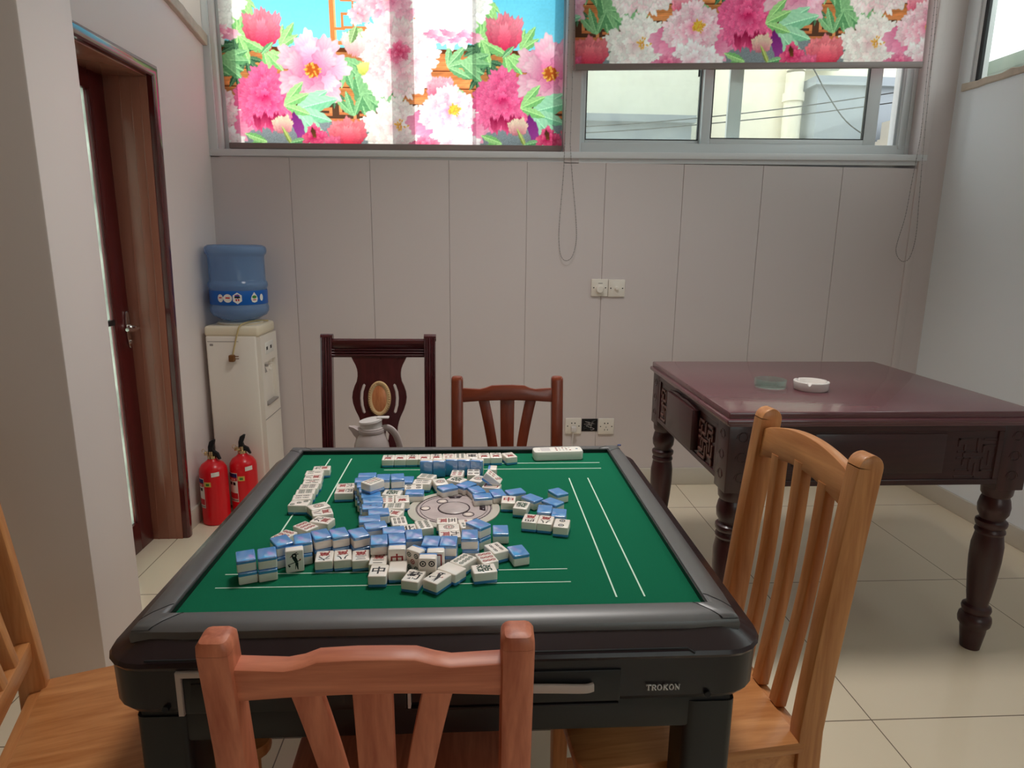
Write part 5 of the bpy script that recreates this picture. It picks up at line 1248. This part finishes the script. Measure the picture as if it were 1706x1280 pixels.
(-0.2974,1.0134,0.7380,15.4,'st','s','b1',0,'standing face-out tiles of the near wall','upright white tile with a black bird at the left of the near wall'),
(-0.2921,1.0477,0.7580,17.8,'dn','s','d2',0,'upper row of the near blue-backed wall','upper blue-backed tile, first from the left after the askew one in the near wall'),
(-0.2926,1.0460,0.7380,17.8,'dn','s','d5',0,'lower row of the near blue-backed wall','lower tile beneath the first upper tile after the askew one in the near wall'),
(-0.2653,1.0639,0.7580,24.6,'dn','s','d2',0,'upper row of the near blue-backed wall','upper blue-backed tile, second from the left after the askew one in the near wall'),
(-0.2655,1.0614,0.7380,24.6,'dn','s','d5',0,'lower row of the near blue-backed wall','lower tile beneath the second upper tile after the askew one in the near wall'),
(-0.2355,1.0691,0.7580,22.9,'dn','s','d2',0,'upper row of the near blue-backed wall','upper blue-backed tile, third from the left after the askew one in the near wall'),
(-0.2355,1.0662,0.7380,22.9,'dn','s','d5',0,'lower row of the near blue-backed wall','lower tile beneath the third upper tile after the askew one in the near wall'),
(-0.2018,1.0675,0.7580,27.5,'dn','s','d2',0,'upper row of the near blue-backed wall','upper blue-backed tile, fourth from the left after the askew one in the near wall'),
(-0.2013,1.0637,0.7380,27.5,'dn','s','d5',0,'lower row of the near blue-backed wall','lower tile beneath the fourth upper tile after the askew one in the near wall'),
(-0.1626,1.0389,0.7580,8.7,'dn','s','d2',0,'upper row of the near blue-backed wall','upper blue-backed tile, fifth from the left after the askew one in the near wall'),
(-0.1638,1.0483,0.7380,8.7,'dn','s','d5',0,'lower row of the near blue-backed wall','lower tile beneath the fifth upper tile after the askew one in the near wall'),
(-0.1332,1.0435,0.7580,10.5,'dn','s','d2',0,'upper row of the near blue-backed wall','upper blue-backed tile, sixth from the left after the askew one in the near wall'),
(-0.1341,1.0492,0.7380,10.5,'dn','s','d5',0,'lower row of the near blue-backed wall','lower tile beneath the sixth upper tile after the askew one in the near wall'),
(-0.1054,1.0587,0.7580,8.1,'dn','s','d2',0,'upper row of the near blue-backed wall','upper blue-backed tile, seventh from the left after the askew one in the near wall'),
(-0.1052,1.0565,0.7380,8.1,'dn','s','d5',0,'lower row of the near blue-backed wall','lower tile beneath the seventh upper tile after the askew one in the near wall'),
(-0.0745,1.0315,0.7580,-4.1,'dn','s','d2',0,'upper row of the near blue-backed wall','upper blue-backed tile, eighth from the left after the askew one in the near wall'),
(-0.0742,1.0312,0.7380,-4.1,'dn','s','d5',0,'lower row of the near blue-backed wall','lower tile beneath the eighth upper tile after the askew one in the near wall'),
(-0.0449,1.0302,0.7580,-2.1,'dn','s','d2',0,'upper row of the near blue-backed wall','upper blue-backed tile, ninth from the left after the askew one in the near wall'),
(-0.0445,1.0315,0.7380,-2.1,'dn','s','d5',0,'lower row of the near blue-backed wall','lower tile beneath the ninth upper tile after the askew one in the near wall'),
(-0.0095,1.0545,0.7580,0.0,'dn','s','d2',0,'upper row of the near blue-backed wall','upper blue-backed tile, tenth from the left after the askew one in the near wall'),
(-0.0075,1.0525,0.7380,0.0,'dn','s','d5',0,'lower row of the near blue-backed wall','lower tile beneath the tenth upper tile after the askew one in the near wall'),
(0.0055,1.0986,0.7580,43.7,'dn','s','d2',0,'upper row of the near blue-backed wall','upper blue-backed tile turned askew at the right end of the near wall'),
(0.0055,1.0946,0.7380,43.7,'dn','s','d5',0,'lower row of the near blue-backed wall','lower tile under the askew blue tile at the right end of the near wall'),
(0.0733,1.0312,0.7380,16.3,'dn','s','d2',0,'loose tiles at the right end of the near wall','blue-backed tile nearest the front green lines at the right'),
(-0.2507,1.0211,0.7380,8.1,'up','s','w6',1,'face-up tiles in front of the near wall','first of three red and black character tiles in front of the near wall'),
(-0.2212,1.0245,0.7380,10.5,'up','s','w8',1,'face-up tiles in front of the near wall','middle of three red and black character tiles in front of the near wall'),
(-0.1907,1.0221,0.7380,8.4,'up','s','w3',1,'face-up tiles in front of the near wall','last of three red and black character tiles in front of the near wall'),
(-0.1591,1.0076,0.7380,0.0,'up','s','w2',1,'face-up tiles in front of the near wall','character tile half hidden behind the two front tiles at left centre'),
(-0.1294,1.0128,0.7380,4.1,'st','s','zFr',0,'standing face-out tiles of the near wall','upright tile with a red sign facing the viewer behind the blank tile'),
(-0.0968,1.0046,0.7380,-35.0,'st','s','d5',0,'standing face-out tiles of the near wall','upright tile with circles turned to the left, behind the one with two circles'),
(-0.0762,0.9782,0.7380,-2.0,'st','s','d4',0,'standing face-out tiles of the near wall','upright tile with two green circles facing the viewer'),
(-0.0647,1.0003,0.7380,2.0,'st','s','zB',0,'standing face-out tiles of the near wall','upright blank-looking tile behind the one with two green circles'),
(-0.1540,0.9687,0.7380,0.0,'up','s','wC',0,'face-up tiles in front of the near wall','leftmost white tile of the front cluster, with a black sign'),
(-0.1249,0.9821,0.7380,2.0,'up','s','zW',0,'face-up tiles in front of the near wall','blank white tile right of the leftmost black-sign tile'),
(-0.0966,0.9501,0.7380,-15.4,'up','s','wG',0,'face-up tiles in front of the near wall','white tile with a flower picture, at the front centre'),
(-0.0595,0.9451,0.7380,-35.8,'up','s','b1',0,'face-up tiles in front of the near wall','white bird tile turned askew right of the flower picture tile'),
(-0.0378,0.9720,0.7380,-38.4,'up','l','zW',0,'face-up tiles in front of the near wall','blank white tile turned askew, reflecting grey light'),
(-0.0198,1.0016,0.7380,-37.6,'up','s','d8',0,'face-up tiles in front of the near wall','white tile with many green circles turned askew'),
(0.0192,1.0074,0.7380,20.3,'up','s','d9',0,'face-up tiles in front of the near wall','white tile with nine red circles'),
(0.0362,1.0423,0.7380,27.6,'up','s','b4',0,'face-up tiles in front of the near wall','white tile with four bamboo sticks'),
(0.0144,0.9696,0.7380,10.4,'up','l','zF',0,'face-up tiles in front of the near wall','white tile with a black sign, long side to the viewer at the front right'),
(-0.0531,1.1578,0.7380,3.0,'up','l','w5',1,'face-up tiles on the near rim of the disc','white character tile with red marks lying on the disc near its middle'),
(-0.0483,1.1286,0.7380,4.5,'up','l','d1',0,'face-up tiles on the near rim of the disc','white tile with one ornate circle on the near rim of the disc'),
(-0.0455,1.0995,0.7380,4.9,'up','l','w9',1,'face-up tiles on the near rim of the disc','white tile with black marks just behind the pink-lit blue tiles'),
(-0.0152,1.1445,0.7380,11.9,'up','s','b7',0,'face-up tiles on the near rim of the disc','white bamboo tile partly under the askew blue tile at the right end'),
]
TW, TL, TT = .0288, .0388, .0199
def tile_rings(z0, z1, r0, r1):
    """rounded block between two heights; r0/r1 = edge rounding at its bottom/top"""
    rings = []
    def add_ring(ins, z): rings.append([(x, y, z) for x, y in rrect(-TW/2+ins, TW/2-ins, -TL/2+ins, TL/2-ins, max(.0008, .0026-ins), 3)])
    if r0:
        for i in range(3): a = PI/2*i/3; add_ring(r0*(1-math.sin(a)), z0+r0*(1-math.cos(a)))
    add_ring(0, z0+r0); add_ring(0, z1-r1)
    if r1:
        for i in range(1, 4): a = PI/2*i/3; add_ring(r1*(1-math.cos(a)), z1-r1+r1*math.sin(a))
    return rings
SPL = -TT/2+.0056
body_me = loft(tile_rings(SPL, TT/2, 0, .0020)).mesh('tile_body', 'tile_white', 40)
back_me = loft(tile_rings(-TT/2, SPL, .0016, 0)).mesh('tile_back', 'tile_blue', 40)
FZT = TT/2+.00012
def glyph_into(b, ch, cx, cy, size, mi, sx=1.0):
    v, f = text_mesh(ch, size)
    vs = [b.bm.verts.new((cx+x*sx, cy+y, FZT)) for x, y in v]
    for q in f:
        try: fa = b.bm.faces.new([vs[i] for i in q]); fa.material_index = mi
        except ValueError: pass
def ringflat(b, x, y, r0, r1, mi, n=20):
    for i in range(n):
        p, q = 2*PI*i/n, 2*PI*(i+1)/n
        if r0 <= 0: b.poly([(x, y, FZT), (x+r1*math.cos(p), y+r1*math.sin(p), FZT), (x+r1*math.cos(q), y+r1*math.sin(q), FZT)], mi)
        else: b.poly([(x+r0*math.cos(p), y+r0*math.sin(p), FZT), (x+r1*math.cos(p), y+r1*math.sin(p), FZT), (x+r1*math.cos(q), y+r1*math.sin(q), FZT), (x+r0*math.cos(q), y+r0*math.sin(q), FZT)], mi)
def seg2(b, x0, y0, x1, y1, w, mi, w1=None):
    w1 = w if w1 is None else w1; d = Vector((x1-x0, y1-y0)).normalized(); n = Vector((-d.y, d.x))
    b.poly([(x0+n.x*w/2, y0+n.y*w/2, FZT), (x0-n.x*w/2, y0-n.y*w/2, FZT), (x1-n.x*w1/2, y1-n.y*w1/2, FZT), (x1+n.x*w1/2, y1+n.y*w1/2, FZT)], mi)
def stick(b, x, y, h, w, mi):
    o = rrect(x-w/2, x+w/2, y-h/2, y+h/2, w*.45, 3); i_ = rrect(x-w*.18, x+w*.18, y-h*.40, y+h*.40, w*.17, 3)
    for k in range(len(o)):
        j = (k+1) % len(o); b.poly([(*o[k], FZT), (*o[j], FZT), (*i_[j], FZT), (*i_[k], FZT)], mi)
    b.poly([(x-w*.3, y-h*.06, FZT+.00004), (x+w*.3, y-h*.06, FZT+.00004), (x+w*.3, y+h*.06, FZT+.00004), (x-w*.3, y+h*.06, FZT+.00004)], mi)
WAN = '一二三四五六七八九'
DOTS = {1: [(0, 0)], 2: [(0, .3), (0, -.3)], 3: [(-.3, .33), (0, 0), (.3, -.33)], 4: [(-.27, .3), (.27, .3), (-.27, -.3), (.27, -.3)], 5: [(-.28, .33), (.28, .33), (0, 0), (-.28, -.33), (.28, -.33)],
        6: [(x, y) for x in (-.25, .25) for y in (.33, 0, -.33)], 7: [(-.28, .38), (0, .28), (.28, .18), (-.2, -.1), (.2, -.1), (-.2, -.36), (.2, -.36)],
        8: [(x, y) for x in (-.22, .22) for y in (.36, .12, -.12, -.36)], 9: [(x, y) for x in (-.29, 0, .29) for y in (.33, 0, -.33)]}
BAM = {2: [(0, .22), (0, -.22)], 3: [(0, .22), (-.2, -.22), (.2, -.22)], 4: [(-.2, .22), (.2, .22), (-.2, -.22), (.2, -.22)], 5: [(-.27, .22), (.27, .22), (0, 0), (-.27, -.22), (.27, -.22)], 6: [(x, y) for x in (-.27, 0, .27) for y in (.22, -.22)],
       7: [(0, .34)]+[(x, y) for x in (-.27, 0, .27) for y in (0, -.32)], 8: [(x, y) for x in (-.3, -.1, .1, .3) for y in (.22, -.22)], 9: [(x, y) for x in (-.27, 0, .27) for y in (.32, 0, -.32)]}
MARKS = {}
def face_mark(code):
    if code in MARKS: return MARKS[code]
    b = B(); k, n = code[0], code[1:]
    if code == 'zW': MARKS[code] = None; b.bm.free(); return None
    if k == 'w' and n.isdigit():
        glyph_into(b, WAN[int(n)-1], 0, .0090, .0160, 0, 1.25); glyph_into(b, '萬', 0, -.0080, .0172, 1, 1.15)
    elif k == 'w': glyph_into(b, {'E': '東', 'N': '北', 'C': '中', 'G': '菊'}[n], 0, 0, .0245, 0, 1.0)
    elif code == 'zC': glyph_into(b, '中', 0, 0, .024, 1)
    elif code == 'zFr': glyph_into(b, '中', 0, 0, .024, 1)
    elif code == 'zF': glyph_into(b, '發', 0, 0, .026, 2, .95)
    elif code == 'zB':
        o = rrect(-.0100, .0100, -.0150, .0150, .001, 2); i_ = rrect(-.0078, .0078, -.0128, .0128, .001, 2)
        for q in range(len(o)): j = (q+1) % len(o); b.poly([(*o[q], FZT), (*o[j], FZT), (*i_[j], FZT), (*i_[q], FZT)], 1)
    elif k == 'd':
        n = int(n); r = {1: .0098, 2: .0056, 3: .0046, 4: .0052, 5: .0044, 6: .0042, 7: .0033, 8: .0037, 9: .0038}[n]
        for i, (x, y) in enumerate(DOTS[n]):
            x *= .026; y *= .034
            m = 0 if n in (2, 4) else (1 if n in (9, 7) or (n == 5 and i == 2) or (n in (6,) and y < .004) else 2)
            if n == 1:
                ringflat(b, 0, 0, .0086, .0098, 2, 28); ringflat(b, 0, 0, 0, .0022, 1)
                for a in range(10): t = 2*PI*a/10; ringflat(b, .0060*math.cos(t), .0060*math.sin(t), .0008, .0017, 1 if a % 2 else 0, 8)
            else: ringflat(b, x, y, r*.62, r, m); ringflat(b, x, y, 0, r*.34, m if n != 2 else 3)
    elif code == 'b1':       # a perched bird
        seg2(b, -.001, .008, .003, -.002, .0065, 0, .0050); seg2(b, .003, -.002, .0045, -.0150, .0048, 0, .0012); seg2(b, .0015, -.003, .0005, -.0140, .0016, 0, .0008)
        ringflat(b, -.0005, .0100, .0016, .0042, 0, 14); seg2(b, -.004, .0098, -.0075, .0076, .0020, 1, .0004); seg2(b, .0005, .0138, .0045, .0155, .0012, 0); seg2(b, .002, .0125, .0065, .0125, .0012, 0)
        seg2(b, -.0105, -.005, .0085, .001, .0013, 0); seg2(b, -.0105, -.005, -.008, -.009, .0016, 0); ringflat(b, -.0085, -.0075, 0, .0016, 0, 10); ringflat(b, .0085, .0022, 0, .0014, 1, 10)
    elif k == 'b':
        n = int(n); h = {2: .0125, 3: .0125, 4: .0125, 5: .0125, 6: .0125, 7: .0088, 8: .0125, 9: .0090}[n]; w = .0042 if n < 8 else .0036
        for i, (x, y) in enumerate(BAM[n]): stick(b, x*.028, y*.033, h, w, 1 if (n == 5 and i == 2) or (n == 9 and abs(x) < .1) or (n == 7 and i == 0) else (0 if n in (4, 6) else 2))
    me = b.mesh('face_marking', ['m_black', 'm_red', 'm_green', 'm_blue'], 0)
    MARKS[code] = me; return me
def make_tile(x, y, zb, turn, pose, edge, face, flip, group, label, rot=None):
    base = Euler((0, 0, rad(turn))).to_matrix(); h = TT
    if pose in ('up', 'dn'):
        q = Euler((0, 0, (PI if flip else 0) if edge == 's' else (-PI/2 if flip else PI/2))).to_matrix()
        m = base @ (Euler((0, PI, 0)).to_matrix() if pose == 'dn' else Matrix.Identity(3)) @ q
    else:
        h = TL; m = base @ Euler((0, 0, {'st': 0, 'sb': PI, 'sr': PI/2}[pose])).to_matrix() @ Euler((PI/2, 0, 0)).to_matrix()
    if rot is not None: m = rot.to_matrix(); h = 0
    o = add('mahjong_tile', body_me, None, (x, y, zb+h/2+.0001), m.to_euler())
    tag(o, label, 'mahjong tile', group)
    add('tile_back', back_me, o)
    if pose not in ('dn', 'sb'):
        me = face_mark(face)
        if me: add('face_marking', me, o)
    return o
for r in TILES: make_tile(*r)
make_tile(.037, 1.352, .7665, 0, 'up', 's', 'd7', 0, 'jumble of tiles beyond the disc', 'white tile tipped up and leaning over, at the far right of the jumble', rot=Euler((rad(-35), 0, rad(-103))))
sp = [o for o in COL.objects if o.get('label', '').startswith('blue tile with two black specks')]
if sp:
    b = B()
    for x, y, r in ((.004, -.002, .0016), (.001, .008, .0013), (.0025, -.004, .001)): ringflat(b, x, y, 0, r, 0, 10)
    for v in b.bm.verts: v.co.z = -TT/2-.0001
    bmesh.ops.reverse_faces(b.bm, faces=b.bm.faces[:])
    add('speck', b.mesh('speck', ['m_black'], 0), sp[0])

# ------------------------------------------------------------------ daylight
w = bpy.data.worlds.new('sky'); SC.world = w; w.use_nodes = True
nt = w.node_tree; bg = nt.nodes['Background']
bg.inputs[0].default_value = (.94, .98, 1.0, 1); bg.inputs[1].default_value = 2.9
sun = bpy.data.lights.new('sun', 'SUN'); sun.energy = 7.0; sun.angle = rad(1.2); sun.color = (1, .95, .86)
so = add('sun', sun, None, (0, 8, 8)); so.rotation_euler = Vector((-.10, .75, .60)).to_track_quat('Z', 'Y').to_euler()
def portal(loc, rot, sx, sy):
    l = bpy.data.lights.new('window_daylight', 'AREA'); l.shape = 'RECTANGLE'; l.size = sx; l.size_y = sy; l.cycles.is_portal = True
    add('window_daylight', l, None, loc, rot)
portal((.5, YB+.25, 2.28), (rad(-90), 0, 0), 3.5, 1.3)
portal((XR+.22, 1.76, 2.45), (0, rad(90), 0), .9, 3.1)
portal((-1.46, 2.9, 2.52), (0, rad(-90), 0), .9, .95)
portal((1.35, YF-.25, 1.6), (rad(90), 0, 0), 1.6, 1.5)
# added unseen lamp to brighten the room: a round panel under the ceiling
lp = Vector((.22, 1.86, ZC)); t = ceiling
part('fill_lamp_panel', B().lathe([(.30, 0), (.31, -.05), (.295, -.06), (.285, -.055), (.28, -.02), (0, -.02)], tuple(lp), 48), 'trim', t)
ll = bpy.data.lights.new('fill_lamp_light', 'AREA'); ll.shape = 'DISK'; ll.size = .54; ll.energy = 15.5; ll.spread = rad(108); ll.color = (1, .95, .90)
add('fill_lamp_light', ll, t, (lp.x, lp.y, lp.z-.045))
# ------------------------------------------------------------------ camera: eye 1.27 m up, turned 3.3 deg right, 12.1 deg down
cam = bpy.data.cameras.new('camera'); cam.sensor_fit = 'HORIZONTAL'; cam.sensor_width = 36; cam.lens = 1090/1706*36; cam.clip_start = .05
co = add('camera', cam, None, (0, 0, 1.27))
yaw, pit, rol = .0578252530, .211325444, -.0110003961
f = Vector((math.sin(yaw)*math.cos(pit), math.cos(yaw)*math.cos(pit), -math.sin(pit))); r = Vector((math.cos(yaw), -math.sin(yaw), 0)); d = f.cross(r)
c_, s_ = math.cos(rol), math.sin(rol); R2 = c_*r+s_*d; D2 = -s_*r+c_*d
co.rotation_euler = Matrix(((R2.x, -D2.x, -f.x), (R2.y, -D2.y, -f.y), (R2.z, -D2.z, -f.z))).to_euler()
SC.camera = co
vs = SC.view_settings; vs.view_transform = 'Standard'; vs.look = 'None'; vs.gamma = 1; vs.exposure = 0.0; vs.use_curve_mapping = False
SC.cycles.use_denoising = True
SC.cycles.max_bounces = 10; SC.cycles.diffuse_bounces = 6; SC.cycles.glossy_bounces = 4; SC.cycles.transmission_bounces = 8; SC.cycles.transparent_max_bounces = 16
SC.cycles.caustics_reflective = False; SC.cycles.caustics_refractive = False; SC.cycles.sample_clamp_indirect = 6
